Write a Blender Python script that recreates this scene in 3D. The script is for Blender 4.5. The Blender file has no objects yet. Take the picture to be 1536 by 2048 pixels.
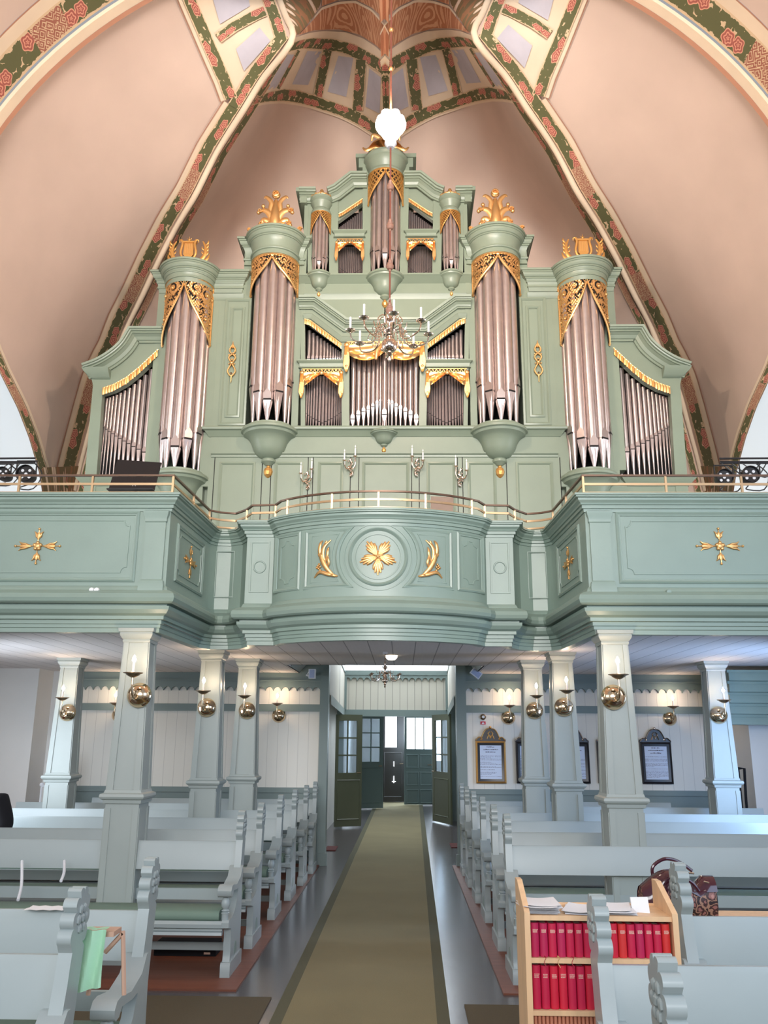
import bpy, math, random
import numpy as np
from math import sin, cos, pi, radians, sqrt, atan2
from mathutils import Vector, Matrix
random.seed(7)
S = bpy.context.scene
COL = S.collection

# ------------------------------------------------------------------ camera
F = 1700.0; TH = radians(15.0); YAW = radians(1.3); ROLL = radians(0.4); CX = 0.22; EYE = 1.65
_fw = np.array([-sin(YAW)*cos(TH), cos(YAW)*cos(TH), sin(TH)])
_r0 = np.array([cos(YAW), sin(YAW), 0.0]); _u0 = np.cross(_r0, _fw)
_rt = _r0*cos(ROLL)+_u0*sin(ROLL); _up = -_r0*sin(ROLL)+_u0*cos(ROLL)
CP = np.array([CX, 0.0, EYE])
cam = bpy.data.cameras.new('camera'); camo = bpy.data.objects.new('camera', cam); COL.objects.link(camo)
cam.sensor_fit = 'HORIZONTAL'; cam.sensor_width = 36.0; cam.lens = F/1536*36.0
cam.clip_start = 0.05; cam.clip_end = 200
camo.matrix_world = Matrix(((_rt[0], _up[0], -_fw[0], CP[0]), (_rt[1], _up[1], -_fw[1], CP[1]), (_rt[2], _up[2], -_fw[2], CP[2]), (0, 0, 0, 1)))
S.camera = camo
def ray(px, py): return _fw+_rt*(px-768)/F+_up*(1024-py)/F
def PY(px, py, Y):
    d = ray(px, py); return CP+d*(Y/d[1])
def PZ(px, py, Z):
    d = ray(px, py); return CP+d*((Z-EYE)/d[2])
def PX(px, py, X):
    d = ray(px, py); return CP+d*((X-CX)/d[0])

# ------------------------------------------------------------------ view + light
S.view_settings.view_transform = 'Standard'; S.view_settings.look = 'None'
S.view_settings.gamma = 1; S.view_settings.use_curve_mapping = False
S.view_settings.exposure = -0.06
W = bpy.data.worlds.new('world'); S.world = W; W.use_nodes = True
W.node_tree.nodes['Background'].inputs[0].default_value = (0.93, 0.95, 1.0, 1)
W.node_tree.nodes['Background'].inputs[1].default_value = 0.42

def light(name, kind, loc, power, color, size=0.1, sy=None, aim=None, spread=None):
    l = bpy.data.lights.new(name, kind); l.energy = power; l.color = color
    if kind == 'AREA':
        l.shape = 'RECTANGLE'; l.size = size; l.size_y = sy or size
        if spread: l.spread = spread
    elif kind == 'POINT': l.shadow_soft_size = size
    o = bpy.data.objects.new(name, l); COL.objects.link(o); o.location = loc
    if aim is not None:
        o.rotation_euler = (Vector(aim)-Vector(loc)).to_track_quat('-Z', 'Y').to_euler()
    return o
WARM = (1.0, 0.72, 0.47); COOL = (0.62, 0.78, 1.0)
# tall nave windows on both sides, beyond the frame
light('nave_window_light_left', 'AREA', (-4.4, 1.5, 3.2), 66, (0.90, 0.95, 1.0), 4.0, 2.6, aim=(1.0, 7.5, 1.0))
light('nave_window_light_right', 'AREA', (4.4, 1.5, 3.2), 112, (0.50, 0.71, 1.0), 4.0, 2.6, aim=(-1.0, 7.5, 1.0))
light('chancel_fill_light', 'AREA', (0.0, -5.0, 6.0), 330, (1.0, 0.93, 0.88), 6.0, 4.0, aim=(0, 11, 8.0), spread=radians(60))  # unseen front fill, spread narrowed and aimed to brighten the west vault
light('nave_pew_fill_light', 'AREA', (0.0, -3.5, 3.4), 95, (0.95, 0.97, 1.0), 5.0, 2.0, aim=(0, 8, .6), spread=radians(80))  # extra unseen area light added behind the camera to brighten the pews
# low windows of the aisles under the gallery
light('aisle_window_light_left', 'AREA', (-4.45, 8.6, 1.4), 55, (0.78, 0.88, 1.0), 1.2, 1.4, aim=(0, 12.4, 1.0))
light('aisle_window_light_right', 'AREA', (4.45, 8.6, 1.4), 70, (0.38, 0.60, 1.0), 1.2, 1.4, aim=(0, 12.4, 1.0))
# daylight entering through the porch doors and the porch top light
light('porch_door_light', 'AREA', (0.5, 24.2, 1.9), 160, (0.70, 0.84, 1.0), 1.6, 1.6, aim=(0.1, 12, 0.2))
light('porch_top_light', 'AREA', (0.0, 16.5, 3.9), 22, (0.75, 0.87, 1.0), 1.6, 3.5, aim=(0.0, 15.0, 0))

# ------------------------------------------------------------------ naming helpers
def empty(name, label, cat, loc=(0, 0, 0), group=None, rz=0):
    o = bpy.data.objects.new(name, None); COL.objects.link(o)
    o.location = loc; o.rotation_euler = (0, 0, rz); o.empty_display_size = .1
    o['label'] = label; o['category'] = cat
    if group: o['group'] = group
    return o
def tag(o, label=None, cat=None, group=None, kind=None):
    if label: o['label'] = label
    if cat: o['category'] = cat
    if group: o['group'] = group
    if kind: o['kind'] = kind
    return o
def clone(o, parent=None):
    c = o.copy(); COL.objects.link(c); c.parent = parent
    for ch in o.children: clone(ch, c)
    return c

# ------------------------------------------------------------------ mesh builder
class MB:
    def __init__(s, f=None): s.v = []; s.fc = []; s.mi = []; s.uv = []; s.f = f; s.m = 0
    def add(s, vs, fs, uvs=None, m=None):
        b = len(s.v)
        if s.f: vs = [s.f(*p) for p in vs]
        s.v += [tuple(map(float, p)) for p in vs]
        for k, q in enumerate(fs):
            s.fc.append([b+i for i in q]); s.mi.append(s.m if m is None else m)
            s.uv.append([uvs[i] for i in q] if uvs else None)
    def box(s, x0, x1, y0, y1, z0, z1, m=None):
        v = [(x, y, z) for z in (z0, z1) for y in (y0, y1) for x in (x0, x1)]
        s.add(v, [(0, 2, 3, 1), (4, 5, 7, 6), (0, 1, 5, 4), (2, 6, 7, 3), (0, 4, 6, 2), (1, 3, 7, 5)], m=m)
    def prism(s, poly, y0, y1, m=None):           # polygon in XZ, extruded in Y
        n = len(poly)
        v = [(x, y0, z) for x, z in poly]+[(x, y1, z) for x, z in poly]
        s.add(v, [tuple(range(n)), tuple(range(2*n-1, n-1, -1))]+[(i, (i+1) % n, n+(i+1) % n, n+i) for i in range(n)], m=m)
    def prism_x(s, poly, x0, x1, m=None):         # polygon in YZ, extruded in X
        n = len(poly)
        v = [(x0, y, z) for y, z in poly]+[(x1, y, z) for y, z in poly]
        s.add(v, [tuple(range(n)), tuple(range(2*n-1, n-1, -1))]+[(i, (i+1) % n, n+(i+1) % n, n+i) for i in range(n)], m=m)
    def prism_z(s, poly, z0, z1, m=None):
        n = len(poly)
        v = [(x, y, z0) for x, y in poly]+[(x, y, z1) for x, y in poly]
        s.add(v, [tuple(range(n)), tuple(range(2*n-1, n-1, -1))]+[(i, (i+1) % n, n+(i+1) % n, n+i) for i in range(n)], m=m)
    def grid(s, rows, uv=None, closed=False, m=None):
        R = len(rows); Cn = len(rows[0])
        v = [p for r in rows for p in r]; f = []
        for i in range(R-1):
            for j in range(Cn-1 if not closed else Cn):
                f.append((i*Cn+j, i*Cn+(j+1) % Cn, (i+1)*Cn+(j+1) % Cn, (i+1)*Cn+j))
        s.add(v, f, [q for r in uv for q in r] if uv else None, m=m)
    def lathe(s, prof, c=(0, 0, 0), n=24, a0=0.0, a1=2*pi, m=None, axis=None):
        full = abs(a1-a0-2*pi) < 1e-6
        k = n if full else n+1
        rows = []
        for r, z in prof:
            row = []
            for j in range(k):
                a = a0+(a1-a0)*j/n
                p = Vector((r*cos(a), r*sin(a), z))
                if axis is not None: p = axis @ p
                row.append((c[0]+p.x, c[1]+p.y, c[2]+p.z))
            rows.append(row)
        s.grid(rows, closed=full, m=m)
    def sphere(s, c, r, n=12, sx=1, sy=1, sz=1, m=None):
        rows = []
        for i in range(n//2+1):
            t = -pi/2+pi*i/(n//2)
            rows.append([(c[0]+sx*r*cos(t)*cos(2*pi*j/n), c[1]+sy*r*cos(t)*sin(2*pi*j/n), c[2]+sz*r*sin(t)) for j in range(n)])
        s.grid(rows, closed=True, m=m)
    def tube(s, pts, rad, n=8, flat=1.0, caps=True, m=None, up=None):
        pts = [Vector(p) for p in pts]; N = len(pts)
        rad = rad if isinstance(rad, (list, tuple)) else [rad]*N
        t0 = (pts[1]-pts[0]).normalized()
        ref = Vector(up) if up is not None else (Vector((0, 1, 0)) if abs(t0.y) < .9 else Vector((1, 0, 0)))
        rows = []
        for i in range(N):
            t = (pts[min(i+1, N-1)]-pts[max(i-1, 0)])
            t = t.normalized() if t.length > 1e-9 else t0
            a = t.cross(ref)
            if a.length < 1e-6: a = t.cross(Vector((0, 0, 1)))
            a.normalize(); b = a.cross(t).normalized()
            if up is None: ref = b
            rows.append([tuple(pts[i]+a*rad[i]*cos(2*pi*j/n)+b*rad[i]*flat*sin(2*pi*j/n)) for j in range(n)])
        s.grid(rows, closed=True, m=m)
        if caps:
            s.add(rows[0], [tuple(range(n))], m=m); s.add(rows[-1], [tuple(range(n-1, -1, -1))], m=m)
    def plan(s, path, prof, closed=False, m=None, cap=True):
        """moulding that follows a plan path (x,y); outward is to the right of travel; prof = [(out, z)]"""
        n = len(path); P = [Vector(p) for p in path]; nor = []
        for i in range(n):
            ds = []
            if closed or i > 0: ds.append((P[i]-P[i-1]).normalized())
            if closed or i < n-1: ds.append((P[(i+1) % n]-P[i]).normalized())
            ns = [Vector((d.y, -d.x)) for d in ds]
            b = sum(ns, Vector((0, 0))).normalized()
            nor.append(b/max(.35, b.dot(ns[0])))
        rows = [[(P[i].x+nor[i].x*o, P[i].y+nor[i].y*o, z) for i in range(n)] for o, z in prof]
        s.grid(rows, closed=closed, m=m)
        if not closed and cap:
            for i in (0, n-1): s.add([r[i] for r in rows], [tuple(range(len(rows)))], m=m)
    def wall(s, path, prof, closed=False, m=None, y=0.0, sub=0):
        """moulding on a wall plane; path (x,z), prof = [(side, out)], out goes to -y"""
        if sub:
            q = []; n = len(path)
            for i in range(n if closed else n-1):
                a = path[i]; b = path[(i+1) % n]; k = max(1, int(math.hypot(b[0]-a[0], b[1]-a[1])/sub))
                q += [(a[0]+(b[0]-a[0])*j/k, a[1]+(b[1]-a[1])*j/k) for j in range(k)]
            if not closed: q.append(path[-1])
            path = q
        n = len(path); P = [Vector(p) for p in path]; nor = []
        for i in range(n):
            ds = []
            if closed or i > 0: ds.append((P[i]-P[i-1]).normalized())
            if closed or i < n-1: ds.append((P[(i+1) % n]-P[i]).normalized())
            ns = [Vector((-d.y, d.x)) for d in ds]
            b = sum(ns, Vector((0, 0)))
            b = b.normalized() if b.length > 1e-6 else ns[0]
            nor.append(b/max(.35, b.dot(ns[0])))
        rows = [[(P[i].x+nor[i].x*a, y-o, P[i].y+nor[i].y*a) for i in range(n)] for a, o in prof]
        s.grid(rows, closed=closed, m=m)
        if not closed:
            for i in (0, n-1): s.add([r[i] for r in rows], [tuple(range(len(rows)))], m=m)
    def build(s, name, mats, parent=None, smooth=True, ang=38, loc=None):
        me = bpy.data.meshes.new(name); me.from_pydata(s.v, [], s.fc)
        mats = mats if isinstance(mats, (list, tuple)) else [mats]
        for mt in mats: me.materials.append(mt)
        if len(mats) > 1: me.polygons.foreach_set('material_index', [min(i, len(mats)-1) for i in s.mi])
        if any(u for u in s.uv):
            l = me.uv_layers.new(name='UVMap'); d = []
            for q, u in zip(s.fc, s.uv):
                for i in range(len(q)): d += list(u[i]) if u else [0, 0]
            l.data.foreach_set('uv', d)
        me.validate()
        if smooth:
            me.shade_smooth(); me.set_sharp_from_angle(angle=radians(ang))
        o = bpy.data.objects.new(name, me); COL.objects.link(o)
        if parent: o.parent = parent
        if loc is not None: o.location = loc
        return o
def rot_to(d):
    return Vector(d).normalized().to_track_quat('Z', 'Y').to_matrix()
def arc(cx, cy, r, a0, a1, n):
    return [(cx+r*cos(a0+(a1-a0)*i/n), cy+r*sin(a0+(a1-a0)*i/n)) for i in range(n+1)]
def interp(pts, t):
    """piecewise linear on a list, t in 0..1 by arc length"""
    d = [0]
    for a, b in zip(pts, pts[1:]): d.append(d[-1]+math.dist(a, b))
    x = t*d[-1]
    for i in range(len(pts)-1):
        if x <= d[i+1] or i == len(pts)-2:
            k = (x-d[i])/(d[i+1]-d[i]); return tuple(p+(q-p)*k for p, q in zip(pts[i], pts[i+1]))
def smooth_path(pts, n):
    """Catmull-Rom resample"""
    P = [np.array(p, float) for p in pts]; P = [2*P[0]-P[1]]+P+[2*P[-1]-P[-2]]; out = []
    segs = len(P)-3
    for k in range(n+1):
        u = segs*k/n; i = min(int(u), segs-1); t = u-i
        a, b, c, d = P[i:i+4]
        out.append(tuple(.5*((2*b)+(-a+c)*t+(2*a-5*b+4*c-d)*t*t+(-a+3*b-3*c+d)*t**3)))
    return out

# ------------------------------------------------------------------ materials
def mat(name, col, rough=.5, metal=0.0, bump=0.0, bscale=30, var=0.0, vscale=3, spec=.5, coat=0.0, emit=None, estr=0, stretch=None, aniso=0):
    m = bpy.data.materials.new(name); m.use_nodes = True; nt = m.node_tree; b = nt.nodes['Principled BSDF']
    b.inputs['Base Color'].default_value = (*col, 1); b.inputs['Roughness'].default_value = rough
    b.inputs['Metallic'].default_value = metal; b.inputs['Specular IOR Level'].default_value = spec
    b.inputs['Coat Weight'].default_value = coat
    if emit: b.inputs['Emission Color'].default_value = (*emit, 1); b.inputs['Emission Strength'].default_value = estr
    tc = None
    def coords():
        nonlocal tc
        if tc is None:
            t = nt.nodes.new('ShaderNodeTexCoord'); mp = nt.nodes.new('ShaderNodeMapping'); nt.links.new(t.outputs['Object'], mp.inputs[0])
            if stretch: mp.inputs['Scale'].default_value = stretch
            tc = mp.outputs[0]
        return tc
    if var:
        n = nt.nodes.new('ShaderNodeTexNoise'); n.inputs['Scale'].default_value = vscale; n.inputs['Detail'].default_value = 5
        nt.links.new(coords(), n.inputs['Vector'])
        r = nt.nodes.new('ShaderNodeMapRange'); r.inputs[1].default_value = .3; r.inputs[2].default_value = .7
        r.inputs[3].default_value = 1-var; r.inputs[4].default_value = 1+var
        mx = nt.nodes.new('ShaderNodeVectorMath'); mx.operation = 'SCALE'; mx.inputs[0].default_value = col
        nt.links.new(n.outputs[0], r.inputs[0]); nt.links.new(r.outputs[0], mx.inputs['Scale']); nt.links.new(mx.outputs[0], b.inputs['Base Color'])
    if bump:
        n = nt.nodes.new('ShaderNodeTexNoise'); n.inputs['Scale'].default_value = bscale; n.inputs['Detail'].default_value = 6
        nt.links.new(coords(), n.inputs['Vector'])
        bp = nt.nodes.new('ShaderNodeBump'); bp.inputs['Strength'].default_value = bump; bp.inputs['Distance'].default_value = .01
        nt.links.new(n.outputs[0], bp.inputs['Height']); nt.links.new(bp.outputs[0], b.inputs['Normal'])
    return m
def sr(r, g, b):
    f = lambda c: ((c/255+.055)/1.055)**2.4 if c > 10 else c/255/12.92
    return (f(r), f(g), f(b))
M = {}
M['organ'] = mat('organ_green_paint', sr(126, 138, 120), .36, bump=.05, bscale=60, var=.04)
M['gallery'] = mat('gallery_green_paint', sr(134, 153, 143), .36, bump=.05, bscale=50, var=.04)
M['trimg'] = mat('trim_grey_green_paint', sr(116, 132, 130), .45)
M['pinkwood'] = mat('pale_beech', sr(196, 158, 136), .5)
M['column'] = mat('column_grey_green_paint', sr(158, 166, 162), .42, bump=.04, bscale=50, var=.03)
M['pew'] = mat('pew_pale_green_paint', sr(160, 170, 170), .33, bump=.03, bscale=40, var=.03)
M['gold'] = mat('gilding', (0.80, 0.47, 0.19), .38, .85, bump=.15, bscale=90)
M['goldd'] = mat('old_gilding', (0.62, 0.33, 0.10), .42, .7, bump=.2, bscale=70)
M['tin'] = mat('organ_pipe_tin', (0.55, 0.47, 0.45), .30, .88, bump=.02, bscale=200, var=.06, vscale=12)
M['tind'] = mat('small_pipe_tin', (0.42, 0.36, 0.36), .34, .85, var=.05, vscale=12)
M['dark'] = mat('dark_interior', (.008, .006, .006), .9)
M['black'] = mat('black_satin', (.008, .008, .010), .45)
M['plaster'] = mat('vault_plaster', sr(205, 181, 165), .9, bump=.12, bscale=14, var=.05, vscale=1.6)
M['rib'] = mat('vault_rib_cream', sr(224, 203, 176), .85, bump=.08, bscale=20, var=.04)
M['ribline'] = mat('vault_red_line', sr(176, 126, 100), .9)
M['blue'] = mat('vault_blue_panel', sr(186, 182, 190), .9, var=.05, vscale=5)
M['swirl'] = None
M['wallc'] = mat('white_plaster_wall', sr(218, 217, 214), .85, bump=.05, bscale=12, var=.02)
M['doorg'] = mat('door_green_paint', sr(84, 88, 70), .4, var=.03)
M['doorb'] = mat('outer_door_green_paint', sr(96, 114, 112), .4)
M['brass'] = mat('polished_brass', (0.78, 0.60, 0.40), .12, 1.0)
M['brassd'] = mat('dark_bronze', (0.32, 0.22, 0.14), .28, 1.0)
M['silver'] = mat('chandelier_brass', (0.86, 0.70, 0.58), .10, 1.0)
M['railb'] = mat('railing_brass', (0.55, 0.38, 0.22), .35, .75)
M['raild'] = mat('railing_dark_top', (0.16, 0.10, 0.07), .35, .6)
M['candle'] = mat('candle_wax', (.86, .84, .80), .5)
M['bulb'] = mat('lit_bulb', (1, .9, .75), .5, emit=(1.0, .80, .55), estr=70)
M['bulbbig'] = mat('lit_lamp_cluster', (1, .9, .75), .5, emit=(1.0, .83, .66), estr=60)
M['daylight'] = mat('bright_daylight_glass', (.9, .95, 1), .5, emit=(.86, .93, 1.0), estr=3.2)
M['carpet'] = mat('aisle_carpet', sr(134, 124, 92), .95, bump=.5, bscale=220, var=.07, vscale=1.5)
M['carpetb'] = mat('carpet_border', sr(92, 90, 68), .95, bump=.5, bscale=220)
M['mat2'] = mat('side_floor_mat', sr(88, 78, 58), .95, bump=.4, bscale=160)
M['redwood'] = mat('pew_platform_boards', sr(124, 72, 52), .5, bump=.06, bscale=8, var=.14, vscale=3, stretch=(.3, 6, 6))
M['cushion'] = mat('pew_cushion_green', sr(112, 134, 120), .75, bump=.1, bscale=80, var=.04)
M['pine'] = mat('bookcase_pine', sr(224, 184, 142), .45, bump=.03, bscale=10, var=.08, vscale=4, stretch=(8, 8, .6))
M['paper'] = mat('white_paper', (.80, .79, .80), .8)
M['greencloth'] = mat('mint_cloth', sr(168, 214, 182), .85, bump=.2, bscale=60)
M['bookblack'] = mat('black_book_cover', (.012, .014, .018), .5)
M['leather'] = mat('burgundy_patent_leather', (.055, .010, .020), .14, coat=.6)
M['white'] = mat('white_plastic', (.78, .80, .84), .45)
M['red'] = mat('red_sign', (.55, .02, .05), .5)
M['cloth'] = mat('black_cloth', (.004, .004, .007), .9)
M['iron'] = mat('dark_iron_door', (.020, .017, .014), .4)
M['glass'] = mat('pane_glass', (.55, .62, .68), .05, 0, spec=.8)
gb = M['glass'].node_tree.nodes['Principled BSDF']; gb.inputs['Transmission Weight'].default_value = .85; gb.inputs['IOR'].default_value = 1.02
M['frame'] = mat('black_lacquer_frame', (.012, .011, .014), .35)
M['stone'] = mat('window_splay_plaster', sr(214, 222, 226), .9)

def node_mat(name, build, rough=.85):
    m = bpy.data.materials.new(name); m.use_nodes = True; nt = m.node_tree; b = nt.nodes['Principled BSDF']; b.inputs['Roughness'].default_value = rough
    N = lambda t, **k: _n(nt, t, k)
    build(nt, b, N); return m
def _n(nt, t, k):
    n = nt.nodes.new(t)
    for a, v in k.items():
        if a.startswith('i'): n.inputs[int(a[1:])].default_value = v
        else: setattr(n, a, v)
    return n
def ramp(nt, fac, stops, const=True):
    r = nt.nodes.new('ShaderNodeValToRGB'); r.color_ramp.interpolation = 'CONSTANT' if const else 'LINEAR'
    e = r.color_ramp.elements
    while len(e) > 1: e.remove(e[0])
    e[0].position = stops[0][0]; e[0].color = (*stops[0][1], 1)
    for p, c in stops[1:]:
        q = e.new(p); q.color = (*c, 1)
    nt.links.new(fac, r.inputs[0]); return r.outputs[0]
def mixc(nt, fac, a, b):
    m = nt.nodes.new('ShaderNodeMix'); m.data_type = 'RGBA'
    if isinstance(a, tuple): m.inputs[6].default_value = (*a, 1)
    else: nt.links.new(a, m.inputs[6])
    if isinstance(b, tuple): m.inputs[7].default_value = (*b, 1)
    else: nt.links.new(b, m.inputs[7])
    nt.links.new(fac, m.inputs[0]); return m.outputs[2]
def mth(nt, op, a, b=None, c=None):
    n = nt.nodes.new('ShaderNodeMath'); n.operation = op
    for i, x in enumerate((a, b, c)):
        if x is None: continue
        if isinstance(x, (int, float)): n.inputs[i].default_value = x
        else: nt.links.new(x, n.inputs[i])
    return n.outputs[0]

GREEN = sr(96, 96, 62); ROSE = sr(186, 112, 98); ROSE2 = sr(160, 88, 76); CREAM = sr(214, 186, 150); MAROON = sr(158, 98, 80)
def flower(nt, b, N):
    # UV: u = metres along the band, v = 0..1 across (band 0.3 m wide)
    uv = N('ShaderNodeUVMap'); sx = N('ShaderNodeSeparateXYZ'); nt.links.new(uv.outputs[0], sx.inputs[0])
    u, v = sx.outputs[0], sx.outputs[1]
    sc = nt.nodes.new('ShaderNodeCombineXYZ'); nt.links.new(mth(nt, 'MULTIPLY', u, 17.0), sc.inputs[0]); nt.links.new(mth(nt, 'MULTIPLY', v, 4.6), sc.inputs[1])
    vo = N('ShaderNodeTexVoronoi', i2=1.0); vo.inputs['Scale'].default_value = 1.0; nt.links.new(sc.outputs[0], vo.inputs['Vector'])
    leaf = ramp(nt, vo.outputs['Distance'], [(0, GREEN), (.80, CREAM)])
    # roses: groups of two along u
    ph = mth(nt, 'FRACT', mth(nt, 'MULTIPLY', u, 1/.52))
    seg = mth(nt, 'FLOOR', mth(nt, 'MULTIPLY', u, 1/.52))
    par = mth(nt, 'MODULO', seg, 2.0)
    cv = mth(nt, 'MULTIPLY_ADD', par, .36, .32)
    def rose(cu, dv, rad):
        du = mth(nt, 'MULTIPLY', mth(nt, 'SUBTRACT', ph, cu), .52)
        dw = mth(nt, 'MULTIPLY', mth(nt, 'SUBTRACT', v, mth(nt, 'ADD', cv, dv)), .27)
        d = mth(nt, 'SQRT', mth(nt, 'ADD', mth(nt, 'MULTIPLY', du, du), mth(nt, 'MULTIPLY', dw, dw)))
        an = mth(nt, 'ARCTAN2', dw, du)
        w = mth(nt, 'MULTIPLY', mth(nt, 'SINE', mth(nt, 'MULTIPLY', an, 5.0)), .007)
        return mth(nt, 'DIVIDE', mth(nt, 'ADD', d, w), rad)
    d = mth(nt, 'MINIMUM', rose(.25, .0, .078), rose(.50, .06, .070))
    ring = mth(nt, 'SINE', mth(nt, 'MULTIPLY', d, 15.0))
    rc = ramp(nt, mth(nt, 'MULTIPLY_ADD', ring, .5, .5), [(0, ROSE2), (.35, ROSE), (.82, sr(222, 160, 132))])
    isr = mth(nt, 'LESS_THAN', d, 1.0)
    c = mixc(nt, isr, leaf, rc)
    # fretwork stretches every fourth group
    seg4 = mth(nt, 'MODULO', mth(nt, 'FLOOR', mth(nt, 'MULTIPLY', u, 1/.40)), 4.0)
    wv = N('ShaderNodeTexVoronoi', feature='F1', distance='MANHATTAN'); wv.inputs['Scale'].default_value = .75; nt.links.new(sc.outputs[0], wv.inputs['Vector'])
    fr = mth(nt, 'SINE', mth(nt, 'MULTIPLY', wv.outputs['Distance'], 17.0))
    fc = ramp(nt, mth(nt, 'MULTIPLY_ADD', fr, .5, .5), [(0, MAROON), (.74, CREAM)])
    isf = mth(nt, 'GREATER_THAN', seg4, 2.5)
    usef = nt.nodes.new('ShaderNodeAttribute'); usef.attribute_name = 'nofret'
    c = mixc(nt, isf, c, fc)
    # ragged leaf edge towards the plaster
    no = N('ShaderNodeTexNoise'); no.inputs['Scale'].default_value = 1.3; nt.links.new(sc.outputs[0], no.inputs['Vector'])
    e = mth(nt, 'SUBTRACT', .5, mth(nt, 'ABSOLUTE', mth(nt, 'SUBTRACT', v, .5)))
    edge = mth(nt, 'LESS_THAN', e, mth(nt, 'MULTIPLY', no.outputs[0], .16))
    c = mixc(nt, edge, c, CREAM)
    nt.links.new(c, b.inputs['Base Color'])
M['flower'] = node_mat('painted_rose_garland', flower)
def flower2(nt, b, N):
    flower(nt, b, N)
M['flower2'] = node_mat('painted_rose_garland_plain', flower2)
for n in M['flower2'].node_tree.nodes:      # the same garland without fretwork
    if n.type == 'MATH' and n.operation == 'GREATER_THAN': n.inputs[1].default_value = 99
def swirl(nt, b, N):
    uv = N('ShaderNodeUVMap'); mp = nt.nodes.new('ShaderNodeMapping'); mp.inputs['Scale'].default_value = (4.4, 3.0, 1)
    nt.links.new(uv.outputs[0], mp.inputs[0])
    vo = N('ShaderNodeTexVoronoi', feature='F1'); vo.inputs['Scale'].default_value = 1.0; nt.links.new(mp.outputs[0], vo.inputs['Vector'])
    w = mth(nt, 'SINE', mth(nt, 'MULTIPLY', vo.outputs['Distance'], 30.0))
    c = ramp(nt, mth(nt, 'MULTIPLY_ADD', w, .5, .5), [(0, sr(178, 118, 84)), (.62, sr(208, 158, 122))])
    nt.links.new(c, b.inputs['Base Color'])
M['swirl'] = node_mat('painted_brown_scrollwork', swirl)
def whiterose(nt, b, N):
    uv = N('ShaderNodeUVMap'); mp = nt.nodes.new('ShaderNodeMapping'); mp.inputs['Scale'].default_value = (6, 6, 1)
    nt.links.new(uv.outputs[0], mp.inputs[0])
    vo = N('ShaderNodeTexVoronoi'); vo.inputs['Scale'].default_value = 1.0; nt.links.new(mp.outputs[0], vo.inputs['Vector'])
    c = ramp(nt, vo.outputs['Distance'], [(0, sr(240, 215, 190)), (.22, sr(226, 190, 160)), (.34, sr(128, 108, 74)), (.62, sr(160, 112, 78))])
    nt.links.new(c, b.inputs['Base Color'])
M['wrose'] = node_mat('painted_white_roses', whiterose)

def planks(name, col, axis, width, gap=.012, rough=.6, var=.08, dark=.35, grain=(1, 1, 1), spec=.5):
    """boards: seams every `width` metres along the given object axis (0=x,1=y)"""
    def bld(nt, b, N):
        tc = N('ShaderNodeTexCoord'); sx = N('ShaderNodeSeparateXYZ'); nt.links.new(tc.outputs['Object'], sx.inputs[0])
        q = mth(nt, 'DIVIDE', mth(nt, 'ADD', sx.outputs[axis], 100.0), width)
        f = mth(nt, 'FRACT', q); cell = mth(nt, 'FLOOR', q)
        wn = N('ShaderNodeTexWhiteNoise', noise_dimensions='1D'); nt.links.new(cell, wn.inputs['W'])
        mp = nt.nodes.new('ShaderNodeMapping'); mp.inputs['Scale'].default_value = grain; nt.links.new(tc.outputs['Object'], mp.inputs[0])
        no = N('ShaderNodeTexNoise'); no.inputs['Scale'].default_value = 3; no.inputs['Detail'].default_value = 6; nt.links.new(mp.outputs[0], no.inputs['Vector'])
        k = mth(nt, 'ADD', mth(nt, 'MULTIPLY_ADD', wn.outputs[0], var*1.2, 1-var*1.2), mth(nt, 'MULTIPLY_ADD', no.outputs[0], var*2, -var*.6))
        seam = mth(nt, 'LESS_THAN', f, gap/width)
        k2 = mth(nt, 'MULTIPLY', k, mth(nt, 'SUBTRACT', 1.0, mth(nt, 'MULTIPLY', seam, 1-dark)))
        v = nt.nodes.new('ShaderNodeVectorMath'); v.operation = 'SCALE'; v.inputs[0].default_value = col
        nt.links.new(k2, v.inputs['Scale']); nt.links.new(v.outputs[0], b.inputs['Base Color'])
        b.inputs['Specular IOR Level'].default_value = spec
        bp = nt.nodes.new('ShaderNodeBump'); bp.inputs['Strength'].default_value = .3; bp.inputs['Distance'].default_value = .01
        nt.links.new(mth(nt, 'ADD', mth(nt, 'SUBTRACT', 1.0, seam), mth(nt, 'MULTIPLY', no.outputs[0], .25)), bp.inputs['Height']); nt.links.new(bp.outputs[0], b.inputs['Normal'])
    return node_mat(name, bld, rough)
M['ceilb'] = planks('gallery_soffit_boards', sr(212, 206, 204), 0, .235, .010, .75, .07, .45, (12, .6, 1))
M['wallb'] = planks('vertical_wall_boards', sr(228, 225, 216), 0, .145, .006, .6, .02, .75, (2, 1, .4))
M['floorb'] = planks('aisle_floor_slabs', sr(86, 80, 82), 1, .78, .008, .22, .08, .5, (2, 2, 1))
M['pwall'] = planks('porch_wall_boards', sr(196, 192, 180), 0, .16, .010, .6, .03, .45, (2, 1, .4))
# ================================================================== THE SETTING
def struct(mb, name, mats, smooth=True, ang=38):
    o = mb.build(name, mats, smooth=smooth, ang=ang); o['kind'] = 'structure'; return o
# floor
mb = MB(); mb.box(-6, 6, -3, 12.4, -.12, 0.0); mb.box(-1.5, 1.7, 12.4, 26, -.12, 0.0); struct(mb, 'floor', M['floorb'])
for sx, nm in ((-1, 'left'), (1, 'right')):
    mb = MB(); xs = sorted((sx*.90, sx*6.1)); mb.box(xs[0], xs[1], 6.36, 12.4, 0.0, .012); struct(mb, 'floor', M['redwood'])

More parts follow.
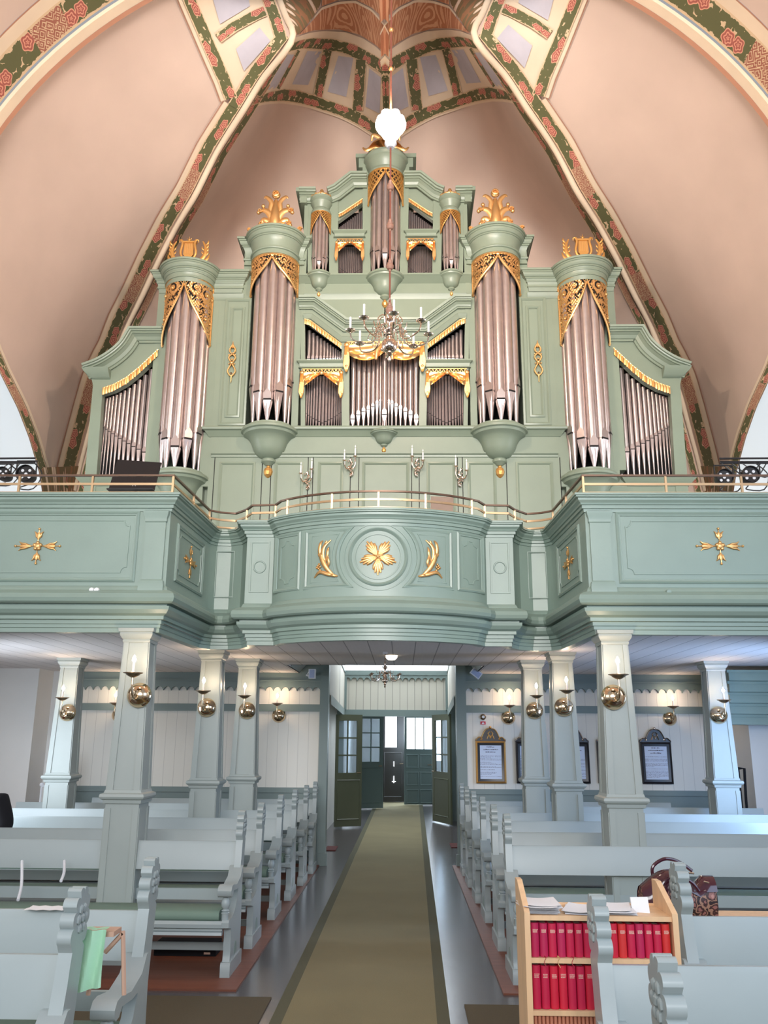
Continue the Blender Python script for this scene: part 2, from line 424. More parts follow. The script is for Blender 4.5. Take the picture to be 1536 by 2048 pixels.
# ---- back wall under the gallery
YW = 12.4; PL, PR = -.83, .98
mb = MB()
mb.box(-6.2, PL-.12, YW, YW+.15, .99, 3.3); mb.box(PR+.14, 6.2, YW, YW+.15, .99, 3.3)
mb.box(-6.2, PL-.12, YW, YW+.15, 0, .99, m=1); mb.box(PR+.14, 6.2, YW, YW+.15, 0, .99, m=1)
struct(mb, 'wall_back', [M['wallb'], M['trimg']], smooth=False)
def scallop(x0, x1, ztop, zlow, per, dep, y0, y1, mb):
    """board with a scalloped lower edge, built as a solid strip"""
    n = max(1, round((x1-x0)/per)); per = (x1-x0)/n; low = []
    for k in range(n):
        for i in range(11):
            t = i/10; u = abs(2*t-1); x = x0+(k+t)*per
            h = 0 if u > .93 else dep*math.sqrt(max(0, 1-(u/.93)**2))
            if i in (0, 10): h = 0
            low.append((x, zlow-dep+h))
    f = [(x, y0, z) for x, z in low]; b = [(x, y1, z) for x, z in low]
    mb.grid([[(x, y0, ztop) for x, z in low], f, b, [(x, y1, ztop) for x, z in low], [(x, y0, ztop) for x, z in low]])
for k, (a, b) in enumerate(((-4.45, PL-.12), (PR+.14, 4.75))):
    mb = MB(); scallop(a, b, 2.75, 2.37, .114, .055, YW-.05, YW, mb)
    mb.box(a, b, YW-.075, YW, 2.45, 2.47); struct(mb, 'trim_%d' % (k+1), M['trimg'], smooth=False)
    mb = MB(); mb.box(a, b, YW-.03, YW, 2.03, 2.13); mb.box(a, b, YW-.03, YW, .93, 1.0); struct(mb, 'trim_%d' % (k+3), M['trimg'], smooth=False)
for k, (a, b) in enumerate(((PL-.12, PL), (PR, PR+.14))):
    mb = MB(); mb.box(a, b, YW-.08, YW+.15, 0, 3.3); mb.box(a-.03, b+.03, YW-.1, YW-.08+.02, 0, .16)
    struct(mb, 'trim_%d' % (k+5), M['trimg'], smooth=False)
# plaster piers of the outer wall at both ends of the aisle
mb = MB(); mb.box(-6.2, -4.79, 11.8, 12.4, 0, 2.9); mb.box(-4.79, -4.45, 12.3, 12.4, 0, 2.9); struct(mb, 'wall_left', M['wallc'])
mb = MB(); mb.box(-6.3, -6.2, 3, 12.4, 0, 2.9); struct(mb, 'wall_left_side', M['wallc'])
mb = MB(); mb.prism([(4.76, 0), (6.2, 0), (6.2, 1.7), (5.4, 1.92), (4.76, 2.12)], 11.6, 12.4); struct(mb, 'wall_right', M['wallc'])
mb = MB(); mb.box(6.2, 6.3, 3, 12.4, 0, 2.9); struct(mb, 'wall_right_side', M['wallc'])

# ---- gallery soffit (boards run towards the back wall)
ZS = 2.57
bow = []
RP = [(-1.76, 6.98), (-1.70, 8.18)]
RECL = [(-1.70, 8.18)]+[(-1.66+.28*(1-cos(a)), 8.24+.02-.24*sin(a)*.0-.24*(1-cos(a))) for a in [i/8*pi/2 for i in range(1, 9)]]
def bowpath(n=28):
    """plan of the bowed centre between the two pilasters"""
    R = 1.28; x0 = 1.01; c = math.sqrt(R*R-x0*x0)
    pts = []
    for i in range(n+1):
        x = -x0+2*x0*i/n; pts.append((x, 7.86-(math.sqrt(max(0, R*R-x*x))-c)*.82))
    return pts
BOW = bowpath()
PILL = [(-1.27, 7.92), (-1.01, 7.92)]
REC = [(-1.70, 8.20), (-1.64, 8.30), (-1.50, 8.31), (-1.37, 8.23), (-1.29, 8.08)]
FRONT = [(-5.6, 6.98), (-1.76, 6.98)]+REC+PILL+BOW[1:-1]
FRONT += [(-x, y) for x, y in reversed(PILL)]+[(-x, y) for x, y in reversed(REC)]+[(1.76, 6.98), (5.6, 6.98)]
mb = MB()
def soff(x0, x1, y0f, y1):
    pass
poly = [(x, y+.06) for x, y in FRONT]
i1 = [i for i, p in enumerate(poly) if p[0] < -1.3][-1]
mb.add([(x, y, ZS) for x, y in poly]+[(5.6, 11.0, ZS), (-5.6, 11.0, ZS)], [tuple(range(len(poly)+2))])
mb.add([(-5.6, 11.0, ZS), (-1.25, 11.0, ZS), (-1.25, YW, ZS), (-5.6, YW, ZS)], [(0, 1, 2, 3)])
mb.add([(5.6, 11.0, ZS), (1.25, 11.0, ZS), (1.25, YW, ZS), (5.6, YW, ZS)], [(3, 2, 1, 0)])
mb.add([(-5.6, 8.45, 2.72), (5.6, 8.45, 2.72), (5.6, YW, 2.72), (1.25, YW, 2.72), (1.25, 11, 2.72), (-1.25, 11, 2.72), (-1.25, YW, 2.72), (-5.6, YW, 2.72)], [tuple(range(8))])
mb.box(-1.25, 1.25, 10.96, 11.0, ZS, 2.72); mb.box(-1.27, -1.25, 11.0, YW, ZS, 3.2); mb.box(1.25, 1.27, 11.0, YW, ZS, 3.2)
struct(mb, 'ceiling', M['ceilb'], smooth=False)
mb = MB(); mb.box(-1.3, PL-.12, 11.0, YW, 2.98, 3.02); mb.box(PR+.14, 1.3, 11.0, YW, 2.98, 3.02)
mb.prism([(-1.25, 2.57), (-1.0, 2.86), (-1.0, 2.92), (-1.25, 2.63)], 11.3, 12.3); mb.prism([(1.25, 2.57), (1.12, 2.86), (1.12, 2.92), (1.25, 2.63)], 11.3, 12.3)
struct(mb, 'ceiling', M['column'], smooth=False)
# stair that climbs to the gallery on the right
mb = MB()
for k in range(5):
    z = 2.50-.13*k; mb.box(4.25+.03*k, 6.1, 10.75+.10*k, 11.15+.10*k, z-.115, z); mb.box(4.22+.03*k, 6.1, 10.72+.10*k, 10.76+.10*k, z-.02, z+.012)
tag(mb.build('stair_flight', M['gallery'], smooth=False), 'green boarded stair flight seen from below beyond the rightmost column', 'stairs')

# ---- porch behind the doorway
YP = 19.0; QL, QR = -1.05, 1.21
for (xa, xb) in ((PL, QL), (PR, QR)):
    mb = MB(); s = -1 if xa < 0 else 1
    def q(z0, z1, m, o=0):
        mb.add([(xa-s*o, YW+.15, z0), (xb-s*o, YP, z0), (xb-s*o, YP, z1), (xa-s*o, YW+.15, z1)], [(0, 1, 2, 3)], m=m)
    q(2.28, 3.9, 0); q(2.14, 2.28, 1, .02); q(3.06, 3.13, 1, .015); q(0, 2.14, 1, -.22)
    struct(mb, 'wall_porch_left' if s < 0 else 'wall_porch_right', [M['pwall'], M['trimg']], smooth=False)
mb = MB()
mb.box(QL, QR, YP, YP+.1, 2.27, 3.04); mb.m = 1; mb.box(QL, QR, YP-.03, YP+.12, 2.14, 2.28); mb.box(QL, QR, YP-.08, YP+.14, 3.02, 3.12)
scallop(QL, QR, 3.02, 2.965, .14, .075, YP-.06, YP, mb); mb.box(QL-.0, QL+.05, YP-.065, YP, 2.28, 3.02); mb.box(QR-.05, QR, YP-.065, YP, 2.28, 3.02)
mb.box(QL-1, QL-.001, YP, YP+.1, 0, 3.4); mb.box(QR+.001, QR+1, YP, YP+.1, 0, 3.4)
struct(mb, 'wall_porch', [M['pwall'], M['trimg']], smooth=False)
mb = MB(); mb.box(QL-.1, QR+.1, YP+.4, YP+.44, 3.0, 3.9); mb.box(-1.2, 1.35, 14.5, YP+.4, 3.9, 3.94)
struct(mb, 'window_3', M['daylight'], smooth=False)
mb = MB(); mb.box(-1.6, -1.2, 14, 26, 0, 4.1); mb.box(1.45, 1.9, 14, 26, 0, 4.1); mb.box(-1.6, 1.9, 25.6, 26, 0, 4.1)
mb.box(-1.2, 1.45, 19.5, 26, 2.6, 2.7); struct(mb, 'wall_vestibule', M['wallc'], smooth=False)
mb = MB(); mb.box(-.6, .9, 25.2, 25.6, 0, .02); struct(mb, 'floor', M['wallc'])

# ================================================================== THE VAULT
class TPS:
    """smooth surface through known 3D points, seen as distance along a line of sight from the standing point"""
    def __init__(s, pts):
        P = []; T = []
        for p in pts:
            d = np.array(p, float)-CP; c = d@_fw
            P.append((F*(d@_rt)/c/500, -F*(d@_up)/c/500)); T.append(1/c)
        P = np.array(P); n = len(P); s.P = P
        K = s.k(P, P)+np.eye(n)*1e-5; Q = np.c_[np.ones(n), P]
        A = np.block([[K, Q], [Q.T, np.zeros((3, 3))]])
        s.w = np.linalg.solve(A, np.r_[np.array(T), np.zeros(3)])
    def k(s, a, b):
        r = np.sqrt(((a[:, None]-b[None])**2).sum(2))+1e-9; return r*r*np.log(r)
    def __call__(s, px, py, off=0.0):
        q = np.array([[(px-768)/500, (py-1024)/500]])
        it = float(s.k(q, s.P)[0]@s.w[:len(s.P)]+s.w[len(s.P)]+q[0]@s.w[-2:])
        return tuple(CP+ray(px, py)*(1/it-off))
YV = 11.3; CORN = (-4.2, YV); BOSS = (0.0, 6.6)
def on_groin(px, py):
    d = ray(px, py); n = np.array([BOSS[1]-CORN[1], -(BOSS[0]-CORN[0]), 0.0]); a = np.array([BOSS[0], BOSS[1], 0.0])
    return tuple(CP+d*((n@(a-CP))/(n@d)))
GR = [(148, 981), (162, 921), (176, 868), (190, 816), (204, 766), (221, 728), (237, 698), (256, 648), (284, 593), (317, 522), (353, 452), (391, 390), (433, 305), (484, 225), (524, 160), (584, 80), (570, 30), (555, -10), (540, -60), (528, -110)]
GR3 = [on_groin(*p) for p in GR]
AC, AR, AY = 5.617, 4.25, 7.05
ARCH = [(-AR*cos(a), AY, AC+AR*sin(a)) for a in np.linspace(0, pi/2, 40)]
# --- north web
WA = [(84, 983), (77, 942), (58, 877), (35, 817), (0, 747), (-45, 640), (-80, 520)]
WA3 = [tuple(PX(x, y, -4.25)) for x, y in WA]
LB = WA+[(-88, 400), (-60, 310), (0, 222), (80, 131), (150, 70), (250, 0), (330, -42), (400, -80), (450, -110)]
ARp = [tuple(PY(x, y, AY)) for x, y in LB[9:]]
def dens(p3, k): return [interp(p3, i/k) for i in range(k+1)]
NT = TPS(dens(GR3[:16], 14)+GR3[16:19]+WA3+[tuple(PX(-88, 400, -4.22))]+ARp)
bothsides = []
def mirror_obj(o):
    me = o.data.copy(); n = len(me.vertices); c = np.empty(n*3); me.vertices.foreach_get('co', c); c = c.reshape(-1, 3); c[:, 0] *= -1
    me.vertices.foreach_set('co', c.ravel()); me.flip_normals(); me.update()
    q = bpy.data.objects.new(o.name, me); COL.objects.link(q)
    for k in o.keys(): q[k] = o[k]
    return q
def half(mb, name, mats):
    o = struct(mb, name, mats, ang=60); return o, mirror_obj(o)
NU, NV = 100, 40
rows = []
for i in range(NU+1):
    a = interp(LB, i/NU); b = interp(GR[:], i/NU)
    rows.append([NT(a[0]+(b[0]-a[0])*j/NV, a[1]+(b[1]-a[1])*j/NV) for j in range(NV+1)])
mb = MB(); mb.grid(rows); half(mb, 'ceiling', M['plaster'])

def band(tps, path, w0, w1, mt, off_, name, mirror=True, step=14, uoff=0, smooth=True, wpx=None):
    """painted band beside a pixel path, w0..w1 to the left of travel"""
    L = sum(math.dist(a, b) for a, b in zip(path, path[1:])); n = max(3, int(L/step))
    P = [np.array(interp(path, i/n)) for i in range(n+1)]
    off = off_*2.6; R0, R1, U = [], [], []
    u = uoff; prev = None
    for i in range(n+1):
        t = P[min(i+1, n)]-P[max(i-1, 0)]; t = t/np.linalg.norm(t); nn = np.array([t[1], -t[0]])
        a = P[i]+nn*w0; b = P[i]+nn*w1
        pa, pb = tps(a[0], a[1], off), tps(b[0], b[1], off)
        mid = (np.array(pa)+np.array(pb))/2
        if prev is not None: u += float(np.linalg.norm(mid-prev))
        prev = mid; R0.append(pa); R1.append(pb); U.append(u)
    mb = MB(); K = 4
    rw = [[tuple(np.array(a)+(np.array(b)-np.array(a))*k/K) for a, b in zip(R0, R1)] for k in range(K+1)]
    mb.grid(rw, uv=[[(uu, k/K) for uu in U] for k in range(K+1)])
    o = struct(mb, name, mt, ang=60)
    if mirror: mirror_obj(o)
    return o
def poly_patch(tps, poly, mt, off, name, mirror=True, div=8):
    off = off*2.6
    """painted field: a quad or polygon given by two opposite edges (lists of equal length)"""
    A, B = poly; n = 24; mb = MB(); rows = []; uv = []
    for k in range(div+1):
        r = []; q = []
        for i in range(n+1):
            a = interp(A, i/n); b = interp(B, i/n); x = a[0]+(b[0]-a[0])*k/div; y = a[1]+(b[1]-a[1])*k/div
            p = tps(x, y, off); r.append(p); q.append((p[0], p[1]+p[2]))
        rows.append(r); uv.append(q)
    mb.grid(rows, uv=uv); o = struct(mb, name, mt, ang=60)
    if mirror: mirror_obj(o)
    return o
# rose garland along the north side of the groin, with its cream border and red line
band(NT, GR[:16], 8, 33, M['flower'], .012, 'trim_10')
band(NT, GR[:14], 33, 42, M['rib'], .010, 'trim_11'); band(NT, GR[:14], 43, 44.6, M['ribline'], .012, 'trim_12')
# frame of panels above the knot
base = ([(378, -60), (405, 40), (440, 118), (468, 186)], [(500, -80), (535, -10), (560, 60), (520, 140)])
poly_patch(NT, base, M['rib'], .008, 'trim_13')
band(NT, GR[13:], 8, 33, M['flower2'], .014, 'trim_14')
OUTB = [(462, 196), (448, 158), (424, 104), (400, 48), (380, 2), (360, -50)]
band(NT, OUTB, -13, 13, M['flower2'], .016, 'trim_15', uoff=.2); band(NT, OUTB, 13, 21, M['rib'], .010, 'trim_16'); band(NT, OUTB, 22, 23.6, M['ribline'], .012, 'trim_17')
band(NT, [(436, 76), (470, 52), (515, 28), (530, 22)], -11, 11, M['flower2'], .018, 'trim_18', step=8, uoff=.1)
poly_patch(NT, ([(472, 98), (488, 142)], [(519, 55), (541, 82)]), M['blue'], .014, 'trim_19')
poly_patch(NT, ([(418, -30), (440, 48)], [(490, -40), (500, 12)]), M['blue'], .014, 'trim_20')
# the wall arch: garland and cream reveal strip
WAr = WA[::-1]
band(NT, WA, -17, -2, M['flower'], .012, 'trim_21'); band(NT, WA, -23, -18, M['rib'], .012, 'trim_22')
poly_patch(NT, ([(84, 985), (86, 935)], [(166, 985), (160, 932)]), M['wrose'], .014, 'trim_23')
# cream groin rib
def rib3(pts, w, h, mt, name, mirror=True, out=None):
    mb = MB(); n = len(pts); P = [Vector(p) for p in pts]; rows = []
    for i in range(n):
        t = (P[min(i+1, n-1)]-P[max(i-1, 0)]).normalized(); v = (P[i]-Vector(CP)).normalized()
        s = t.cross(v).normalized(); d = -v
        rows.append([P[i]-s*w/2-d*.02, P[i]-s*w/2+d*h*.6, P[i]-s*w*.25+d*h, P[i]+s*w*.25+d*h, P[i]+s*w/2+d*h*.6, P[i]+s*w/2-d*.02])
    mb.grid([[tuple(r[k]) for r in rows] for k in range(6)]); o = struct(mb, name, mt, ang=60)
    if mirror: mirror_obj(o)
GRs = smooth_path(GR3, 70)
rib3(GRs, .072, .07, M['rib'], 'trim_24')
# transverse arch: cream rib, garland and the web on the near side
mb = MB(); th = np.linspace(-.25, pi+.25, 90)
def ring(r, y): return [(-r*cos(a), y, AC+r*sin(a)) for a in th]
mb.grid([ring(AR-.012, 7.10), ring(AR, 7.0), ring(AR+.03, 6.99), ring(AR+.07, 7.03)]); mb.m = 1
mb.grid([ring(AR-.03, 7.14), ring(AR-.014, 7.10)])
struct(mb, 'trim_25', [M['rib'], M['ribline']])
for s, nm in ((-1, 'trim_60'), (1, 'trim_61')):
    mb = MB(); mb.box(min(s*4.24, s*4.62), max(s*4.24, s*4.62), 6.5, 7.12, 0, AC-.9); struct(mb, nm, M['plaster'], smooth=False)
    mb = MB(); mb.box(min(s*4.12, s*4.64), max(s*4.12, s*4.64), 6.45, 7.16, AC-1.02, AC-.9); struct(mb, nm, M['rib'], smooth=False)
def near(s): return AR+.03+.05*s
mb = MB(); ss = [0, .08, .16, .24, .33]
mb.grid([ring(near(s), 6.96-s) for s in ss], uv=[[(a*AR, s/.33) for a in th] for s in ss]); struct(mb, 'trim_26', M['flower'])
mb = MB(); mb.grid([ring(near(s), 6.96-s) for s in (.33, .46)]); struct(mb, 'trim_27', M['rib'])
mb = MB(); mb.grid([ring(near(s), 6.96-s) for s in (.46, .475)]); struct(mb, 'trim_28', M['ribline'])
mb = MB(); mb.grid([ring(near(s)+.004, 6.96-s) for s in (.475, 1, 2, 3, 4, 5.5)]); struct(mb, 'ceiling', M['plaster'])

# --- west web (two halves meeting in a crease on the axis)
def cxl(Y, Z):
    return (0.0, Y, Z)
def ax(px, py, Y): return tuple(PY(px, py, Y))
CEN = [(0, YV, 3.0), (0, YV, 5.0), (0, YV-.05, 6.4), (0, YV-.25, 7.8), (0, YV-.7, 9.0)]
def cen_at(py, Y):         # point on the axis seen at height py with depth Y
    d = ray(778, py); k = Y/d[1]; return (0.0, Y, EYE+d[2]*k)
CEN += [cen_at(330, 10.3), cen_at(262, 9.9), cen_at(200, 9.25), cen_at(125, 8.6), cen_at(40, 8.15), cen_at(-40, 7.8)]
low = [tuple(PY(x, y, Y-1.1)) for x, y, Y in ((300, 960, 12.4), (500, 960, 12.4), (650, 960, 12.4), (330, 800, 12.4), (500, 800, 12.4), (650, 800, 12.4), (400, 620, 12.4), (520, 600, 12.4), (650, 600, 12.4), (470, 450, 12.25), (600, 430, 12.3), (700, 430, 12.2), (560, 320, 11.9), (660, 320, 11.8))]
mid = [tuple(PY(x, y, Y)) for x, y, Y in ((570, 200, 9.8), (640, 195, 10.2), (700, 225, 10.2), (640, 120, 9.5), (690, 60, 9.05), (660, 10, 8.6))]
rmir = [(-p[0], p[1], p[2]) for p in low if p[2] < 9.0]
WT = TPS(dens(GR3[:16], 14)+GR3[16:19]+CEN+low+mid+rmir)
NUw, NVw = 120, 50; rows = []
def axpx(py):
    # pixel column of the axis on the west web at this height
    lo = 770.0
    for _ in range(6):
        p = WT(lo, py); lo -= p[0]*F/ max(1.0, np.linalg.norm(np.array(p)-CP))
    return lo
for i in range(NUw+1):
    b = interp(GR, i/NUw); y = 1010+(-120-1010)*i/NUw
    y = b[1]+ (0)
    cx_ = axpx(y+ (0)); cy = y
    r = []
    for j in range(NVw+1):
        k = j/NVw; p = WT(b[0]+(cx_-b[0])*k, y)
        if j == NVw: p = (0.0, p[1], p[2])
        r.append(p)
    rows.append(r)
# fold any non-monotonic rows at the top by using y from a clean ladder
rows = []
def groin_x(y):
    for (x0, y0), (x1, y1) in zip(GR, GR[1:]):
        if y1 <= y <= y0: return x0+(x1-x0)*(y0-y)/(y0-y1)
    return GR[0][0] if y > GR[0][1] else GR[-1][0]
for i in range(NUw+1):
    y = 1020-(1020+105)*i/NUw; gx = groin_x(y); cx_ = axpx(y); r = []
    for j in range(NVw+1):
        p = WT(gx+(cx_-gx)*j/NVw, y)
        if j == NVw: p = (0.0, p[1], p[2])
        r.append(p)
    rows.append(r)
mb = MB(); mb.grid([r[::-1] for r in rows]); half(mb, 'wall_west', M['plaster'])
def z1(l): return [(460+x/2.4, y/2.4) for x, y in l]
lo_t = z1([(122, 470), (190, 440), (260, 425), (330, 432), (400, 455), (520, 495), (600, 525), (640, 545), (700, 590), (760, 640)])
lo_b = z1([(105, 505), (180, 490), (250, 487), (330, 497), (400, 515), (520, 555), (570, 578), (620, 605), (690, 650), (762, 705)])
up_b = z1([(255, 262), (300, 245), (340, 235), (450, 240), (540, 255), (640, 300), (700, 338), (762, 385)])
up_t = z1([(298, 205), (350, 188), (400, 180), (500, 185), (600, 210), (700, 265), (740, 295), (764, 318)])
cr_t = z1([(308, 182), (380, 158), (450, 148), (560, 155), (640, 185), (700, 225), (740, 262), (766, 292)])
poly_patch(WT, (lo_t, up_b), M['rib'], .006, 'trim_30', div=6)
poly_patch(WT, (lo_b, [(x, y+4) for x, y in lo_b]), M['rib'], .008, 'trim_31')
def bandpoly(A, B, mt, off, name, uoff=0):
    off = off*2.6
    n = 34; K = 4; pr = None; u = uoff; cols = []; us = []
    for i in range(n+1):
        a = interp(A, i/n); b = interp(B, i/n)
        c = [WT(a[0]+(b[0]-a[0])*k/K, a[1]+(b[1]-a[1])*k/K, off) for k in range(K+1)]
        m = np.array(c[K//2])
        if pr is not None: u += float(np.linalg.norm(m-pr))
        pr = m; cols.append(c); us.append(u)
    mb = MB(); mb.grid([[c[k] for c in cols] for k in range(K+1)], uv=[[(uu, k/K) for uu in us] for k in range(K+1)])
    o = struct(mb, name, mt, ang=60); mirror_obj(o)
bandpoly(lo_b, lo_t, M['flower2'], .012, 'trim_32'); bandpoly(up_b, up_t, M['flower2'], .012, 'trim_33', .3)
bandpoly(up_t, cr_t, M['rib'], .010, 'trim_34')
bars = [[(240, 425), (222, 427), (318, 243), (342, 240)], [(445, 470), (398, 455), (445, 240), (490, 245)], [(640, 545), (585, 515), (602, 275), (655, 300)], [(766, 640), (740, 610), (738, 360), (766, 385)], [(150, 450), (128, 468), (258, 262), (275, 256)]]
for k, q in enumerate(bars):
    q = z1(q); mid0 = [((q[0][0]+q[1][0])/2, (q[0][1]+q[1][1])/2), ((q[2][0]+q[3][0])/2, (q[2][1]+q[3][1])/2)]
    w = max(4, abs(q[0][0]-q[1][0]))
    band(WT, mid0, -w/2, w/2, M['flower2'], .014, 'trim_%d' % (35+k), step=10, uoff=.12*k)
for k, q in enumerate([[(178, 432), (222, 422), (268, 262), (312, 262)], [(298, 405), (375, 408), (372, 245), (440, 248)], [(468, 440), (558, 465), (520, 268), (592, 278)], [(650, 512), (718, 545), (668, 328), (724, 372)]]):
    q = z1(q); poly_patch(WT, ([q[0], q[2]], [q[1], q[3]]), M['blue'], .010, 'trim_%d' % (40+k))
# brown scrollwork field and the fields above it
sw_b = z1([(330, 168), (400, 145), (520, 140), (620, 165), (700, 215), (762, 275)])
sw_t = z1([(405, 90), (440, 48), (520, 20), (600, 14), (680, 55), (740, 125), (762, 170)])
poly_patch(WT, (sw_b, sw_t), M['swirl'], .010, 'trim_45', div=6)
poly_patch(WT, (sw_t, [(x, y-5) for x, y in sw_t]), M['rib'], .012, 'trim_46')
poly_patch(WT, (z1([(312, 172), (275, 90), (240, 0), (200, -120)]), z1([(345, 150), (400, 80), (430, 30), (470, -120)])), M['wrose'], .010, 'trim_47')
poly_patch(WT, (z1([(440, 30), (520, 0), (600, -4), (680, 35), (762, 110)]), z1([(450, -100), (520, -120), (600, -130), (690, -130), (762, -130)])), M['swirl'], .008, 'trim_48')
# painted dark garland on the west side of the groin
band(WT, GR[:15], -20, -8, M['flower'], .012, 'trim_49')
# ---- side windows behind the wall arches
WAd = [tuple(p) for p in WA3]
for s in (-1, 1):
    mb = MB(); a = [(s*abs(p[0]), p[1], p[2]) for p in WAd]; a[0:0] = [(a[0][0], a[0][1], 2.7)]
    b = [(s*5.5, p[1]-.55, p[2]*.97) for p in a]
    mb.grid([a, b]); struct(mb, 'wall_window_splay', M['stone'])
    mb = MB(); mb.box(min(s*5.7, s*5.72), max(s*5.7, s*5.72), 5.5, 10.2, 2.9, 7.2); struct(mb, 'window_%d' % (1 if s < 0 else 2), M['daylight'], smooth=False)
    mb = MB()
    for y in (6.4, 7.4, 8.4, 9.4): mb.box(min(s*5.62, s*5.68), max(s*5.62, s*5.68), y, y+.05, 2.9, 7.2)
    for z in (3.7, 4.5, 5.3, 6.1): mb.box(min(s*5.62, s*5.68), max(s*5.62, s*5.68), 5.5, 10.2, z, z+.04)
    struct(mb, 'trim_%d' % (50 if s < 0 else 51), M['wallc'], smooth=False)
# ================================================================== THE ORGAN
YO = 9.4
organ = empty('pipe_organ', 'tall sage green pipe organ with gilded carving filling the gallery', 'pipe organ', (0, YO, 2.75))
def part(mb, name, mats, parent=None, **k):
    o = mb.build(name, mats, **k); p = parent or organ
    o.parent = p; o.matrix_parent_inverse = _wm(p).inverted(); return o
def _wm(o):
    """world matrix of an object before the depsgraph has run"""
    m = Matrix.LocRotScale(o.location, o.rotation_euler, o.scale)
    return _wm(o.parent) @ o.matrix_parent_inverse @ m if o.parent else m
def O(px, py, Y=YO):
    p = PY(px, py, Y); return (float(p[0])+.02, float(p[2]))
def OL(l): return [O(*p) for p in l]
def mirx(l): return [(-x, z) for x, z in reversed(l)]
def oz(py, px=560, Y=YO): return O(px, py, Y)[1]

# ---- case body
mb = MB()
zs = oz(860, 767); zp = oz(911, 767)
mb.box(-2.04, 2.04, YO, 10.3, 2.72, zs-.02)                    # base
mb.box(-2.78, 2.78, YO+.12, 10.3, 2.72, oz(945, 380))
mb.box(-2.80, -1.72, 9.80, 10.45, 2.8, oz(575, 400)); mb.box(1.72, 2.80, 9.80, 10.45, 2.8, oz(575, 400))
mb.box(-1.74, -1.02, 9.80, 10.45, 2.8, oz(505, 540)); mb.box(1.02, 1.74, 9.80, 10.45, 2.8, oz(505, 540))
mb.box(-1.05, 1.05, 9.75, 10.45, 2.8, oz(560, 700)); mb.box(-1.00, 1.00, 9.72, 10.3, oz(560, 700), oz(405, 620)); mb.box(-.36, .36, 9.72, 10.2, oz(405, 700), oz(330, 767))
z1t = oz(575, 400); z2t = oz(505, 540)
for s in (-1, 1):
    ctr = [0]
    def bx(a, b, y0, y1, z0, z1):
        ctr[0] += 1; mb.box(min(s*a, s*b), max(s*a, s*b), y0+.0015*ctr[0], y1, z0, z1)
    zb1 = oz(940, 380)
    bx(2.66, 2.80, YO, 9.85, zb1, z1t); bx(2.04, 2.15, YO, 9.85, zb1-.2, z1t)           # stiles of the outer tower bay
    bx(1.72, 2.12, YO, 9.5, zs-.02, z1t)                                                # panel bay
    bx(1.64, 1.76, YO, 9.85, zs-.3, z2t); bx(1.02, 1.10, YO, 9.85, zs-.02, z2t)         # stiles of the inner tower bay
    bx(1.05, 1.7, YO, 9.5, zs-.3, oz(852, 548)); bx(2.1, 2.72, YO, 9.5, zb1-.4, zb1)
    bx(1.06, 1.70, YO, 9.9, oz(512, 548), z2t+.05); bx(2.08, 2.75, YO, 9.9, oz(580, 385), z1t+.05)
part(mb, 'case', M['organ'], smooth=False)
# pierced front between the inner towers
mb = MB()
BC = [0]
def both(mb, poly, y0, y1):
    BC[0] += 1; y0 = y0+.0012*BC[0]
    mb.prism(poly, y0, y1); mb.prism(mirx(poly), y0, y1)
for a, b, c, d in ((598, 606.5, 560, 862), (680, 695, 680, 862)):
    both(mb, OL([(a, d), (b, d), (b, c), (a, c)]), YO, 9.5)
both(mb, OL([(604, 862), (768, 862), (768, 853.5), (604, 853.5)]), YO, 9.5)
both(mb, OL([(604, 739), (682, 739), (682, 719), (604, 719)]), YO, 9.5)
both(mb, OL([(600, 641), (606.5, 641), (680, 692), (695, 686), (767.5, 686), (767.5, 556), (598, 556)]), YO, 9.5)
# upper case front
both(mb, OL([(612, 558), (626, 558), (626, 395), (611, 395)]), YO, 9.5)
both(mb, OL([(655, 558), (673, 558), (673, 395), (655, 395)]), YO, 9.5)
both(mb, OL([(722, 558), (738, 558), (738, 330), (722, 330)]), YO, 9.5)
both(mb, OL([(673, 551), (722, 551), (722, 558), (673, 558)]), YO, 9.5)
both(mb, OL([(673, 462), (722, 462), (722, 481), (673, 481)]), YO, 9.5)
both(mb, OL([(612, 430), (650, 430), (673.5, 439), (721.8, 404), (738, 400), (738, 352), (701, 360), (668, 386), (612, 392)]), YO+.02, 9.5)
both(mb, OL([(612, 558), (767.5, 558), (767.5, 546), (612, 546)]), YO+.02, 9.5)
both(mb, OL([(728, 345), (767.5, 345), (767.5, 318), (728, 318)]), YO, 9.9)
part(mb, 'case_front', M['organ'], smooth=False)
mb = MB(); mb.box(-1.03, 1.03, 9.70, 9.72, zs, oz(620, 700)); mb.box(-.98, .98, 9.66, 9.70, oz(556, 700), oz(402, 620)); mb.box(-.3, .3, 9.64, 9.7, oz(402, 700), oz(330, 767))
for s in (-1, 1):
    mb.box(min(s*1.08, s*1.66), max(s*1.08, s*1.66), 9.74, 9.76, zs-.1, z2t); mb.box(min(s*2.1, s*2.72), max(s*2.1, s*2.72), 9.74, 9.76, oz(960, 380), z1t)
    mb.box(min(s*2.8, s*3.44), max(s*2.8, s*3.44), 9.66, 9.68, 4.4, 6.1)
part(mb, 'case_interior', M['dark'], smooth=False)

